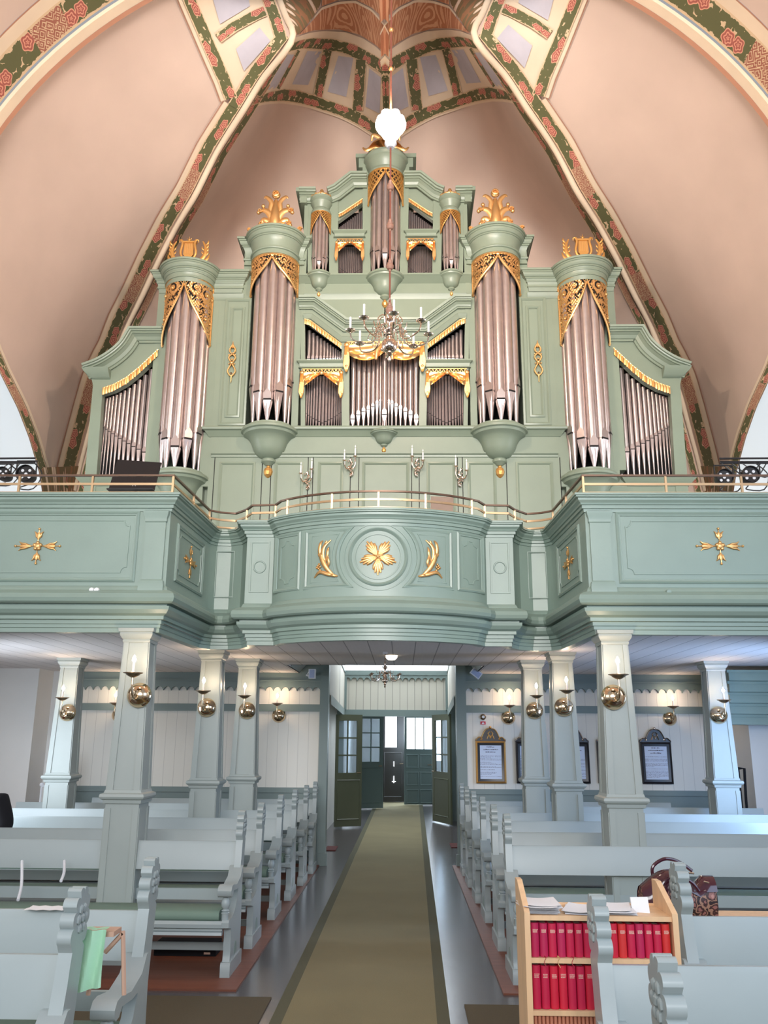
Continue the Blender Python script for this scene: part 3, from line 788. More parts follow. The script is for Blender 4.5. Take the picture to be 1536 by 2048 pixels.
# ---- round towers
def cyl(cx, R): return lambda s, z, o: (cx+(R+o)*sin(s/R), YO-(R+o)*cos(s/R), z)
def tower_cornice(name, cx, r, rim, zt, zb, xl, xr, ov=.1, cap=True):
    n = 24; P = [(xl, YO+.55), (xl, YO-.012)]
    pts = [(cx-r*cos(pi*i/n), YO-.012-r*sin(pi*i/n)) for i in range(n+1)]
    P = P+pts+[(xr, YO-.012), (xr, YO+.55)]
    k = rim-r; h = zt-zb
    prof = [(-.02, zt), (k, zt), (k*1.02, zt-.012), (k, zt-.026), (k*.84, zt-.028), (k*.84, zt-.046), (k*.74, zt-.050), (k*.70, zt-.074), (k*.58, zt-.092), (k*.44, zt-.098), (k*.44, zt-.112), (k*.34, zt-.114), (k*.22, zt-.135), (k*.12, zt-.165), (k*.06, zt-.20), (.0, zt-.235), (-.006, zt-.27), (-.006, zb+.115), (.008, zb+.11), (.008, zb+.092), (.022, zb+.088), (.028, zb+.076), (.022, zb+.064), (.006, zb+.060), (.006, zb+.030), (.014, zb+.026), (.014, zb), (-.03, zb)]
    mb = MB(); mb.plan(P, prof); mb.add([(x, y, zt-.002) for x, y in P], [tuple(range(len(P)))]); return part(mb, name, M['organ'], ang=16)
def console(cx, r, zt, h, ball=True, yc=YO, gold='goldd'):
    q = r/.34; v = h/.45
    mb = MB(); mb.lathe([(0, zt+.005), (.80*r, zt+.004), (.80*r, zt-.02*v), (.97*r, zt-.035*v), (r, zt-.05*v), (r, zt-.075*v), (.93*r, zt-.085*v), (.90*r, zt-.11*v), (.78*r, zt-.13*v), (.70*r, zt-.155*v), (.62*r, zt-.20*v), (.56*r, zt-.26*v), (.48*r, zt-.315*v), (.34*r, zt-.355*v), (.22*r, zt-.37*v), (.25*r, zt-.385*v), (.25*r, zt-.41*v), (.17*r, zt-.43*v), (.10*r, zt-.45*v), (0, zt-.45*v)], (cx, yc, 0), n=36)
    c = part(mb, 'console', M['organ'], ang=26)
    if ball:
        mb = MB(); zb = zt-.45*v; a = .13*q
        mb.lathe([(.02*q, zb+.01), (.022*q, zb-.02*q), (.045*q, zb-.035*q), (.055*q, zb-.07*q), (.045*q, zb-.11*q), (.02*q, zb-.14*q), (0, zb-.15*q)], (cx, yc, 0), n=10)
        part(mb, 'pendant', M[gold], ang=20)
    return c
PIPES = []
def pipe(x, y, z0, zm, zt, r, name='pipe', mt='tin', yaw=0.0, nn=16):
    """flue pipe: foot cone z0..zm, mouth at zm, body to zt"""
    mb = MB(); c, s = cos(yaw), sin(yaw)
    def T(a, b, z): return (x+a*c-b*s, y+a*s+b*c, z)
    mb.f = T
    mh = r*.55
    mb.lathe([(r*.22, z0), (r*.97, zm-mh*.2), (r*.985, zm+mh*.3)], n=nn)
    mb.lathe([(r*.90, zm+mh*.3), (r*.90, zm+mh*.9)], n=nn)
    mb.lathe([(r, zm+mh*.9), (r, zt), (0, zt)], n=nn)
    # flattened upper lip rising to a point, flattened lower lip
    w = r*.74; e = -r*.985
    mb.add([(-w, e-.001, zm+mh*.9), (w, e-.001, zm+mh*.9), (w, e, zm+r*1.7), (0, e-.0015, zm+r*2.7), (-w, e, zm+r*1.7)], [(0, 1, 2, 3, 4)])
    mb.add([(-w, e-.001, zm+mh*.25), (w, e-.001, zm+mh*.25), (0, -r*.40, zm-(zm-z0)*.62)], [(0, 2, 1)])
    mb.m = 1; mb.box(-w*1.02, w*1.02, e-.0025, e+r*.2, zm+mh*.26, zm+mh*.92)
    PIPES.append((r*(zt-z0), mb, name, mt)); return mb
def smallpipe(mb, x, y, z0, zm, zt, r):
    mb.m = 0; mb.lathe([(r*.25, z0), (r, zm), (r, zt), (0, zt)], (x, y, 0), n=8)
    mb.m = 1; mb.box(x-r*.75, x+r*.75, y-r*1.03, y-r*.8, zm, zm+r*.45)
def tower_pipes(cx, R, r, angs, plate, mouths, ztop, rs=None, zf=0):
    for i, a in enumerate(angs):
        rr = r*(rs[abs(i-len(angs)//2)] if rs else 1); t = radians(a); k = R-rr
        pipe(cx+k*sin(t), YO-k*cos(t), plate, mouths[abs(i-len(angs)//2)], ztop, rr, yaw=t)
def scroll(mb, c, r, turns, a0, w, sgn=1, dep=.6, n=20, tail=None):
    pts = []; rad = []
    for i in range(n+1):
        t = i/n; a = a0+sgn*turns*2*pi*t; q = r*(1-t*.86)
        pts.append((c[0]+q*cos(a), dep, c[1]+q*sin(a))); rad.append(w*(1-.55*t))
    if tail: pts.insert(0, (tail[0], dep, tail[1])); rad.insert(0, w*.4)
    return pts, rad
def carving(cx, R, zt, zl, lattice=False):
    """gilded pierced carving bent round a tower: a plate with cut-out openings and raised borders"""
    o = .020; f = cyl(cx, R+o); mb = MB(); RR = R+o
    S_ = RR*radians(88); H = zt-zl; P_ = .60
    def edge(u): return zt-.012-H*(max(u, 0)**P_)
    def tb(pts, r): mb.tube([f(q, z, 0) for q, z in pts], r, n=6)
    w = R*.055
    nu, nv = (70, 86) if R > .15 else (46, 60)
    bw = R*.075
    def hole(q, z):                        # q, z metres; True where the plate is cut away
        u = q/S_
        if z > zt-bw*1.3 or q > S_-bw*.9 or q < bw*.6: return False
        de = (z-edge(u)); 
        if de < bw*1.7: return False
        if lattice:
            d = R*.30; a = (q*1.0+z*.8)/d; b = (q*1.0-z*.8)/d
            return abs(a-round(a)) > .17 and abs(b-round(b)) > .17
        zm = zt-H*.45
        if abs(z-zm-H*.03*sin(pi*u)) < bw*.6: return False
        for (cu, cv, rr) in CIRC:
            dx = q-S_*cu; dz = z-(zt-H*cv); r = math.hypot(dx, dz); r0 = H*rr
            if r < r0:
                if r < r0*.22: return False
                a = atan2(dz, dx); t = (a/(2*pi)+r/r0*1.5) % 1.0
                return t < .42 and r < r0*.86
        return (sin(q*85+sin(z*60)*1.3)*sin(z*74+1.7*sin(q*70))) > .02
    CIRC = [(.34, .16, .115), (.68, .23, .13), (.93, .24, .07), (.52, .62, .06), (.68, .64, .10), (.88, .66, .085), (.82, .86, .07)]
    for sg in (-1, 1):
        V = []; Fc = []; idx = {}
        for i in range(nu):
            for j in range(nv):
                q0, q1 = S_*i/nu, S_*(i+1)/nu; z0 = zt-H*(j+1)/nv; z1_ = zt-H*j/nv
                qm, zm_ = (q0+q1)/2, (z0+z1_)/2
                if zm_ < edge(qm/S_) or hole(qm, zm_): continue
                q = []
                for (a, b) in ((i, j), (i, j+1), (i+1, j+1), (i+1, j)):
                    if (a, b) not in idx:
                        s_ = S_*a/nu; zz = zt-H*b/nv; idx[(a, b)] = len(V)
                        V.append((s_, zz))
                    q.append(idx[(a, b)])
                Fc.append(q if sg < 0 else q[::-1])
        V3 = [f(sg*a, b, .004*sin(a*160)*sin(b*140)) for a, b in V]
        Vb = [f(sg*a, b, -.010) for a, b in V]; n = len(V)
        cnt = {}
        for q in Fc:
            for k in range(4):
                e_ = (q[k], q[(k+1) % 4]); cnt[e_] = 1
        side = [(a, b, b+n, a+n) for (a, b) in cnt if (b, a) not in cnt]
        mb.add(V3+Vb, [tuple(q) for q in Fc]+side)
        tb([(sg*S_*(.02+.98*(i/24)), edge((i/24)*.98+.02)) for i in range(25)], w*.8)
        tb([(sg*S_, zt-(H*.99)*i/6) for i in range(7)], w*.75)
        mb.sphere(f(sg*S_*.98, zl+H*.01, 0), w*1.3, n=8)
        if not lattice:
            for (cu, cv, rr) in CIRC: mb.sphere(f(sg*S_*cu, zt-H*cv, .004), H*rr*.20, n=8)
    tb([(S_*(-1+2*i/30), zt-w*.3) for i in range(31)], w*.9)
    mb.m = 1  # dark liner added behind the plate, stands in for shade in the cut-outs
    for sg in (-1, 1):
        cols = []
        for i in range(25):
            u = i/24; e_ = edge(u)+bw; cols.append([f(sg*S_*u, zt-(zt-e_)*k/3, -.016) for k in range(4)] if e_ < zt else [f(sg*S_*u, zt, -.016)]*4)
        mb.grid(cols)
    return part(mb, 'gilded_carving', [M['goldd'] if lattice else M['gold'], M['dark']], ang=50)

T = {}
for s in (-1, 1):
    # inner towers
    cx = s*1.365; zt = 7.69; zfb = oz(507, 548, 9.12); pl = oz(841, 548, 9.15)
    xl, xr = sorted((s*1.74, s*1.02))
    tower_cornice('cornice', cx, .285, .385, zt, zfb, xl, xr)
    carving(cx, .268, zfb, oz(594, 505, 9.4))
    console(cx*.985, .335, pl, .47)
    ms = [oz(y, 548, 9.14) for y in (801, 783, 766, 750)]
    tower_pipes(cx*.99, .262, .060, (-96, -64, -32, 0, 32, 64, 96), pl, ms, zfb+.02, rs=(1, .98, .9, .8))
    # outer towers
    cx = s*2.41; zt = oz(548, 301); zfb = oz(552, 385, 9.12); pl = oz(934, 370, 9.14)
    xl, xr = sorted((s*2.80, s*1.76))
    tower_cornice('cornice', cx, .29, .385, zt, zfb-.02, xl, xr)
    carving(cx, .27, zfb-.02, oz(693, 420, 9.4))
    console(cx*.985, .335, pl, .47)
    ms = [oz(y, 370, 9.14) for y in (896, 878, 862, 850)]
    tower_pipes(cx*.99, .266, .061, (-96, -64, -32, 0, 32, 64, 96), pl, ms, zfb, rs=(1, .98, .9, .8))
    # small upper towers
    cx = s*.815; zt = oz(386, 640, 9.25); zfb = oz(421, 640, 9.28); pl = oz(541, 640, 9.3)
    xl, xr = sorted((s*1.03, s*.62))
    mb = MB(); mb.lathe([(0, zt), (.145, zt), (.145, zt-.03), (.13, zt-.045), (.135, zt-.07), (.118, zt-.10), (.10, zt-.15), (.108, zt-.17), (.122, zt-.185), (.122, zfb+.04), (.13, zfb+.02), (.118, zfb), (.05, zfb)], (cx, YO, 0), n=24); part(mb, 'cornice', M['organ'])
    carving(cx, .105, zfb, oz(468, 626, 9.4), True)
    console(cx, .165, pl, .235)
    ms = [oz(y, 640, 9.3) for y in (523, 516, 511)]
    tower_pipes(cx, .104, .028, (-76, -38, 0, 38, 76), pl, ms, zfb, rs=(1, .95, .85))
# top tower
zt = oz(291, 767, 9.1); zfb = oz(336, 767, 9.19); pl = oz(535, 767, 9.2)
mb = MB(); mb.lathe([(0, zt), (.28, zt), (.285, zt-.03), (.26, zt-.06), (.262, zt-.08), (.235, zt-.15), (.20, zt-.22), (.205, zt-.24), (.222, zt-.26), (.222, zfb+.05), (.232, zfb+.02), (.215, zfb), (.1, zfb)], (0, YO, 0), n=32); part(mb, 'cornice', M['organ'])
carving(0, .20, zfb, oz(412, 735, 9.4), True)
console(0, .24, pl, .33)
tower_pipes(0, .19, .040, (-93, -62, -31, 0, 31, 62, 93), pl, [oz(y, 767, 9.2) for y in (507, 500, 495, 491)], zfb, rs=(1, .97, .92, .85))
console(0, .165, oz(853, 767, 9.24), .20)
# gold crowns
def leafc(mb, pts, w, dep=0.0, flat=.45, n=14):
    P = smooth_path(pts, n); mb.tube([(p[0], dep-.02*sin(pi*i/n), p[1]) for i, p in enumerate(P)], [w*(.35+.65*sin(pi*min(1, (i/n)*.9+.12))) for i in range(n+1)], n=8, flat=flat, up=(0, 1, 0))
for s in (-1, 1):
    mb = MB(); zb = 7.69; k = 1.0
    for q in (-1, 1):
        def L(*p): return [(q*a, b) for a, b in p]
        leafc(mb, L((0, .02), (.04, .18), (.09, .28), (.16, .31), (.20, .28)), .040); leafc(mb, L((0, .0), (.06, .10), (.10, .16)), .055)
        leafc(mb, L((0, .10), (.06, .30), (.055, .42), (.12, .50), (.15, .49)), .030)
        leafc(mb, L((.03, .05), (.09, .15), (.15, .17), (.17, .11)), .036)
        leafc(mb, L((.02, .04), (.12, .08), (.20, .03), (.29, .0), (.31, .05)), .034)
        for c, r in (((.075, .08), .055), ((.19, .30), .028), ((.17, .12), .026), ((.31, .035), .028)):
            pts, rad = scroll(mb, (q*c[0], c[1]), r, 1.4, 0, .014, q); mb.tube([(p[0], -.03, p[2]) for p in pts], rad, n=6)
        for c in ((.21, .28), (.155, .37), (.19, .10), (.31, .03), (.24, .01)): mb.sphere((q*c[0], -.01, c[1]), .026, n=8)
    leafc(mb, [(0, 0), (0, .2), (0, .46)], .068, flat=.7); mb.sphere((0, 0, .535), .055, n=12, sy=.6); mb.tube([(.035*cos(a), -.04, .535+.035*sin(a)) for a in np.linspace(0, 2*pi, 14)], .010, n=5)
    mb.box(-.30, .30, -.05, .06, -.01, .015)
    o = mb.build('crown_ornament', M['gold'], ang=60); o.parent = organ; o.location = (s*1.365, 9.22-YO, zb-2.75); o['label'] = 'gilded flower crown ornament'
    # lyre
    mb = MB(); zb = oz(548, 301)
    for q in (-1, 1):
        def L(*p): return [(q*a, b) for a, b in p]
        leafc(mb, L((0, .085), (.07, .10), (.095, .17), (.075, .27), (.085, .33), (.115, .335), (.115, .31)), .017, dep=-.02, flat=.9)
        leafc(mb, L((.05, .015), (.13, .05), (.195, .13), (.205, .24), (.165, .34)), .026)
        leafc(mb, L((.06, .015), (.16, .03), (.235, .09), (.255, .16)), .020)
        leafc(mb, L((.04, .01), (.14, .015), (.23, .005), (.27, .03)), .018)
        for zz in (.12, .17, .22, .27): leafc(mb, L((.195, zz), (.235, zz+.04), (.235, zz+.085)), .011, n=6)
        for zz in (.14, .20): leafc(mb, L((.195, zz), (.165, zz+.03), (.160, zz+.07)), .009, n=6)
    mb.prism([(-.055, .30), (.055, .30), (.062, .14), (.035, .10), (-.035, .10), (-.062, .14)], -.035, 0)
    mb.prism([(-.10, .318), (.10, .318), (.09, .295), (-.09, .295)], -.05, 0)
    mb.prism([(-.03, .09), (.03, .09), (.08, .0), (-.08, .0)], -.04, .02); mb.box(-.24, .24, -.05, .06, -.01, .015)
    mb.sphere((0, -.02, .345), .018, n=8); mb.tube([(0, -.02, .34), (0, -.02, .395)], [.010, .002], n=5)
    for a in (-1, 1): mb.tube([(0, -.02, .345), (a*.03, -.02, .37)], [.007, .002], n=5)
    mb.m = 1
    for x in (-.033, -.011, .011, .033): mb.box(x-.003, x+.003, -.038, -.034, .15, .29)
    o = mb.build('lyre_ornament', [M['goldd'], M['gold']], ang=60); o.parent = organ; o.location = (s*2.41, 9.22-YO, zb-2.75); o['label'] = 'gilded lyre ornament with leaf sprays'
    mb = MB(); zz = oz(386, 640, 9.25)
    mb.lathe([(.135, 0), (.14, .015), (.11, .03), (.10, .05), (.07, .075), (.05, .09), (.03, .10), (.03, .12), (.018, .15), (0, .16)], n=16)
    for a in range(12): mb.sphere((.125*cos(a*pi/6), .125*sin(a*pi/6), .018), .02, n=6)
    o = mb.build('cap_ornament', M['gold'], ang=25); o.parent = organ; o.location = (s*.815, 0, zz-2.75)
mb = MB()
mb.lathe([(.22, 0), (.20, .04), (.12, .08), (.06, .2), (.03, .28), (0, .3)], n=16)
for q in (-1, 1):
    leafc(mb, [(q*.02, .02), (q*.14, .05), (q*.24, .0), (q*.29, .05)], .03); leafc(mb, [(0, .05), (q*.08, .18), (q*.16, .22), (q*.18, .15)], .03)
o = mb.build('top_ornament', M['gold'], ang=50); o.parent = organ; o.location = (0, 9.2-YO, oz(291, 767, 9.1)-2.75)

# ---- straight mouldings
CORN1 = [(-.07, 0), (-.07, .02), (-.05, .02), (-.05, .032), (-.03, .040), (-.005, .062), (.0, .085), (.015, .085), (.018, .10), (.03, .105), (.033, .125), (.06, .13), (.062, 0)]
def wallm(path, prof, name='moulding', y=YO-.001):
    mb = MB(); mb.wall(path, prof, y=y); return part(mb, name, M['organ'], ang=14)
full = OL([(596, 609), (626, 609), (688, 654), (767.5, 654)]); full = full[:-1]+mirx(full[:-1])
wallm(full, CORN1, 'pediment_moulding')
full = OL([(604, 634), (620, 634), (680, 680), (767.5, 680)]); full = full[:-1]+mirx(full[:-1])
wallm(full, [(-.03, 0), (-.03, .012), (0, .03), (.02, .04), (.025, .045), (.025, 0)], 'pediment_moulding')
for yy, pr, xx in ((560, .09, 1.06), (592, .03, 1.0)):
    z = oz(yy, 767); mb = MB(); mb.plan([(-xx, YO+.01), (xx, YO+.01)], [(0, z+.05), (pr, z+.05), (pr, z+.03), (pr*.8, z+.02), (pr*.3, z-.03), (0, z-.05)]); part(mb, 'moulding', M['organ'], ang=30)
z = zs; mb = MB(); mb.plan([(-2.05, YO+.6), (-2.05, YO+.01), (2.05, YO+.01), (2.05, YO+.6)], [(-.02, z+.03), (.08, z+.03), (.09, z+.01), (.085, z-.01), (.06, z-.02), (.03, z-.06), (.015, z-.085), (0, z-.09)]); part(mb, 'sill', M['organ'], ang=30)
z = zp; mb = MB(); mb.plan([(-2.02, YO), (2.02, YO)], [(0, z+.03), (.035, z+.03), (.035, z+.015), (.015, z), (.012, z-.02), (0, z-.025)]); part(mb, 'moulding', M['organ'], ang=30)
# upper gables
for s in (-1, 1):
    p = OL([(597, 394), (630, 394)]); q = OL([(655, 394), (669, 388), (701, 363), (731, 363)])
    for path in (p, q):
        path = path if s < 0 else mirx(path)
        wallm(path, [(-.10, 0), (-.10, .018), (-.08, .018), (-.075, .03), (-.045, .045), (-.02, .075), (-.018, .09), (0.0, .09), (.003, .115), (.022, .12), (.025, .14), (.05, .145), (.052, 0)], 'gable_moulding')
    mb = MB()
    x0 = s*1.03; zt = O(597, 389)[1]; mb.box(min(s*1.0, s*1.13), max(s*1.0, s*1.13), YO-.12, 10.2, zt-.035, zt+.02); mb.box(min(s*1.0, s*1.08), max(s*1.0, s*1.08), YO-.06, 10.2, zt-.16, zt-.035); mb.box(min(s*.98, s*1.03), max(s*.98, s*1.03), YO, 10.2, oz(558, 700), zt-.16)
    part(mb, 'side_bracket', M['organ'], smooth=False); mb = MB()
    x0 = .38; zt = O(710, 312)[1]; mb.box(min(s*.2, s*.39), max(s*.2, s*.39), YO-.02, 10.1, zt-.035, zt+.02); mb.box(min(s*.2, s*.35), max(s*.2, s*.35), YO, 10.1, zt-.17, zt-.035); mb.box(min(s*.2, s*.30), max(s*.2, s*.30), YO, 10.1, zt-.42, zt-.17)
    part(mb, 'side_bracket', M['organ'], smooth=False)
    for (a, b, c) in ((595, 688, 722), (665, 727, 463)):
        h = 15 if a == 595 else 13
        pp = OL([(a+4, c+h/2), (b-4, c+h/2)]); pp = pp if s < 0 else mirx(pp); e = .045
        mb = MB(); xx0, xx1 = sorted((pp[0][0], pp[1][0])); zz = O(a, c)[1]; z2 = O(a, c+h)[1]
        mb.plan([(xx0, YO+.05), (xx0, YO), (xx1, YO), (xx1, YO+.05)], [(-.02, zz), (.05, zz), (.05, zz-.015), (.02, zz-.04), (.015, z2+.02), (.03, z2), (-.02, z2)]); part(mb, 'moulding', M['organ'], ang=30)
# framed panels: narrow bays and the lower field
def frame(x0, x1, z0, z1, y=YO, w=.018, name='panel_frame', mt='organ'):
    mb = MB(); mb.wall([(x0, z0), (x1, z0), (x1, z1), (x0, z1)], [(-w, 0), (-w, .008), (0, .014), (w*.6, .006), (w, 0)], closed=True, y=y-.001)
    return part(mb, name, M[mt], ang=30)
for s in (-1, 1):
    for (a, b, c, d) in ((436, 497, 600, 848), (449, 484, 617, 832)):
        x0, z0 = O(a, d); x1, z1_ = O(b, c); x0, x1 = sorted((s*-x0, s*-x1)); frame(x0, x1, z0, z1_)
    z = oz(600, 430); mb = MB(); xs = sorted((s*1.74, s*2.12)); mb.plan([(xs[0], YO), (xs[1], YO)], [(0, z+.07), (.03, z+.07), (.02, z+.04), (.012, z+.02), (0, z)]); part(mb, 'moulding', M['organ'], ang=30)
    # gilded drop ornament
    mb = MB(); cx, cz = O(461, 728); 
    for q in (-1, 1):
        pts = smooth_path([(0, .0), (.04*q, .08), (-.035*q, .16), (.0, .25)], 14); mb.tube([(p[0], 0, p[1]) for p in pts], .011, n=6)
        pts = smooth_path([(0, .0), (.045*q, -.09), (.03*q, -.14), (0, -.17)], 14); mb.tube([(p[0], 0, p[1]) for p in pts], .011, n=6)
        for k in range(6): mb.sphere((q*.04*sin(k*1.1), -.005, -.13+.06*k), .011, n=6)
    mb.sphere((0, -.01, 0), .024, n=8); mb.tube([(0, 0, -.16), (0, 0, -.25)], [.013, .004], n=6); mb.tube([(0, 0, .2), (0, 0, .29)], [.013, .003], n=6)
    o = mb.build('gilded_drop', M['gold'], ang=60); o.parent = organ; o.location = (s*-cx if s > 0 else cx, -.02, cz-2.75)
for (a, b) in ((437, 503), (548, 600), (635, 680), (724, 812), (853, 905), (935, 986), (1032, 1100)):
    x0 = O(a, 960)[0]; x1 = O(b, 960)[0]; frame(x0, x1, 3.0, oz(927, 767)); 
mb = MB()
for a in (424, 520, 538, 612, 622, 697, 714, 820, 835, 912, 922, 1010, 1118):
    x = O(a, 960)[0]; mb.box(x-.004, x+.004, YO-.004, YO, 2.8, oz(915, 767))
part(mb, 'door_gap', M['dark'], smooth=False)

# ---- flat pipe fields
sm = MB(); stuff_small = sm
def field(x0, x1, n, zb, zmf, ztf, big, s, y=9.56, real=False):
    # widths vary with big(t); laid from x0 to x1
    w = [big((i+.5)/n) for i in range(n)]; tot = sum(w); x = x0
    for i in range(n):
        wd = w[i]/tot*(x1-x0); c = x+wd/2; x += wd; t = (i+.5)/n; r = abs(wd)*.455
        xx = c if s < 0 else -c
        if real: pipe(xx, y, zb, zmf(t), ztf(c), r)
        else: smallpipe(sm, xx, y, zb, zmf(t), ztf(c), r)
def lin(pts):
    def f(x):
        for (a, b), (c, d) in zip(pts, pts[1:]):
            if min(a, c)-1e-6 <= x <= max(a, c)+1e-6: return b+(d-b)*(x-a)/(c-a)
        return pts[0][1] if abs(x-pts[0][0]) < abs(x-pts[-1][0]) else pts[-1][1]
    return f
WF = [(189, 800), (202, 787), (225, 779), (250, 765), (275, 745), (295, 727), (312, 710)]
for s in (-1, 1):
    a, b = O(607, 700)[0], O(680, 700)[0]
    field(a, b, 12, oz(719, 640), lambda t: oz(709-5*t, 640), lin(OL([(606, 645), (680, 695)])), lambda t: 1.5-t, s, real=True)
    a, b = O(601, 800)[0], O(679, 800)[0]
    field(a, b, 15, oz(853, 640), lambda t: oz(838-48*abs(t-.5), 640), lambda c: oz(742, 640), lambda t: 1.5-1.5*abs(t-.5), s)
    a, b = O(673, 440)[0], O(722, 440)[0]
    field(a, b, 13, oz(462, 700), lambda t: oz(445+8*t, 700), lin(OL([(673, 441), (722, 406)])), lambda t: .7+.8*t, s)
    a, b = O(672, 520)[0], O(722, 520)[0]
    field(a, b, 15, oz(551, 700), lambda t: oz(538-36*abs(t-.5), 700), lambda c: oz(480, 700), lambda t: 1.4-1.3*abs(t-.5), s)
    # wing
    a, b = O(192, 860)[0], O(300, 860)[0]
    field(a, b, 12, oz(950, 250), lambda t: oz(846+62*t**1.2, 250), lin(OL(WF)), lambda t: .62+.95*t, s, real=True)
# centre field
a, b = O(695, 800)[0], O(767, 800)[0]
w = [22, 20, 19, 17, 16, 15, 9, 7]; my = [832, 823, 817, 811, 806, 800, 794, 812]; tot = sum(w)+8; x = a
for i in range(8):
    wd = w[i]/tot*(b-a); c = x+wd/2; x += wd
    for s in (-1, 1): pipe(c if s < 0 else -c, 9.56, oz(853, 767), oz(my[i], 767), oz(700, 767), wd*.465)
pipe(0, 9.54, oz(853, 767), oz(824, 767), oz(700, 767), .036)
# the hundred largest pipes are parts of their own, the rest one part
PIPES.sort(key=lambda q: -q[0])
rest = sm
for k, (q, mbp, nm, mt) in enumerate(PIPES):
    if k < 100: part(mbp, 'pipe', [M['tin'], M['dark']], ang=30)
    else:
        b0 = len(rest.v); rest.v += mbp.v; rest.fc += [[i+b0 for i in f] for f in mbp.fc]; rest.mi += mbp.mi; rest.uv += mbp.uv
o = part(rest, 'small_pipe', [M['tind'], M['dark']], ang=40); o['kind'] = 'stuff'

# ---- wings
for s in (-1, 1):
    mb = MB()
    pc = [0]
    def pr(l, y0, y1):
        pc[0] += 1; y0 += .0015*pc[0]; q = OL(l); mb.prism(q if s < 0 else mirx(q), y0, y1)
    pr([(163, 985), (187, 985), (202, 775), (183, 765)], YO, 9.5)
    pr([(295, 985), (325, 985), (332, 700), (311, 700)], YO, 9.5); pr([(318, 700), (352, 700), (352, 668), (318, 668)], YO+.01, 9.6)
    pr([(183, 775), (202, 787), (225, 780), (250, 766), (275, 746), (295, 727), (312, 712), (330, 712), (330, 675), (272, 675), (258, 697), (235, 716), (208, 734), (178, 748)], YO, 9.5)
    pr([(165, 990), (330, 990), (330, 951), (165, 951)], YO, 9.5)
    pr([(167, 985), (330, 985), (330, 680), (275, 680), (178, 752)], 9.68, 10.3)
    part(mb, 'wing', M['organ'], smooth=False)
    P = smooth_path([O(*p) for p in [(171, 745), (200, 734), (228, 717), (250, 697), (266, 672)]], 16); P = P+[O(326, 672)]
    P = P if s < 0 else mirx(P)
    wallm(P, [(-.10, 0), (-.10, .02), (-.075, .02), (-.07, .035), (-.035, .055), (-.012, .09), (-.01, .105), (.008, .105), (.012, .13), (.025, .135), (.028, .155), (.052, .16), (.055, 0)], 'wing_cornice')
    x = s*3.58; zz = O(171, 745)[1]
    mb = MB(); mb.plan([(-3.5, 10.3), (-3.5, YO), (-3.3, YO)] if s < 0 else [(3.3, YO), (3.5, YO), (3.5, 10.3)], [(-.02, zz+.02), (.12, zz+.02), (.10, zz-.02), (.04, zz-.07), (0, zz-.09), (-.02, zz-.09)]); part(mb, 'moulding', M['organ'], ang=30)
    mb = MB(); xs = sorted((s*2.8, s*3.5)); z = oz(962, 250)
    mb.plan([(xs[0], YO+.3), (xs[0], YO), (xs[1], YO), (xs[1], YO+.3)], [(-.02, z+.05), (.08, z+.05), (.07, z+.02), (.02, z-.03), (0, z-.06)]); part(mb, 'sill', M['organ'], ang=30)
    # fringe
    q = OL([(202, 790), (225, 782), (250, 768), (275, 748), (295, 729), (313, 712)])
    def fringe(path, h, name, fold=.012):
        mb = MB(); n = 60; r0 = []; r1 = []; r2 = []
        for i in range(n+1):
            x, z = interp(path, i/n); y = YO-.02-fold*(.5+.5*sin(i*2.4)); r0.append((x, y, z+.005)); r1.append((x, y-.004, z-h*.5)); r2.append((x, y+.002, z-h*(1+.08*sin(i*3.1))))
        mb.grid([r0, r1, r2]); mb.tube([(interp(path, i/n)[0], YO-.02, interp(path, i/n)[1]+.004) for i in range(n+1)], .008, n=5); part(mb, name, M['gold'], ang=70)
    q = [(x, z+.075) for x, z in q]; fringe(q if s < 0 else mirx(q), .085, 'gilded_fringe')
    q = OL([(606, 640), (617, 643), (680, 690)]); fringe(q if s < 0 else mirx(q), .062, 'gilded_fringe', .008)
    q = OL([(674.5, 430), (683, 426), (722, 400)]); fringe(q if s < 0 else mirx(q), .045, 'gilded_fringe', .006)

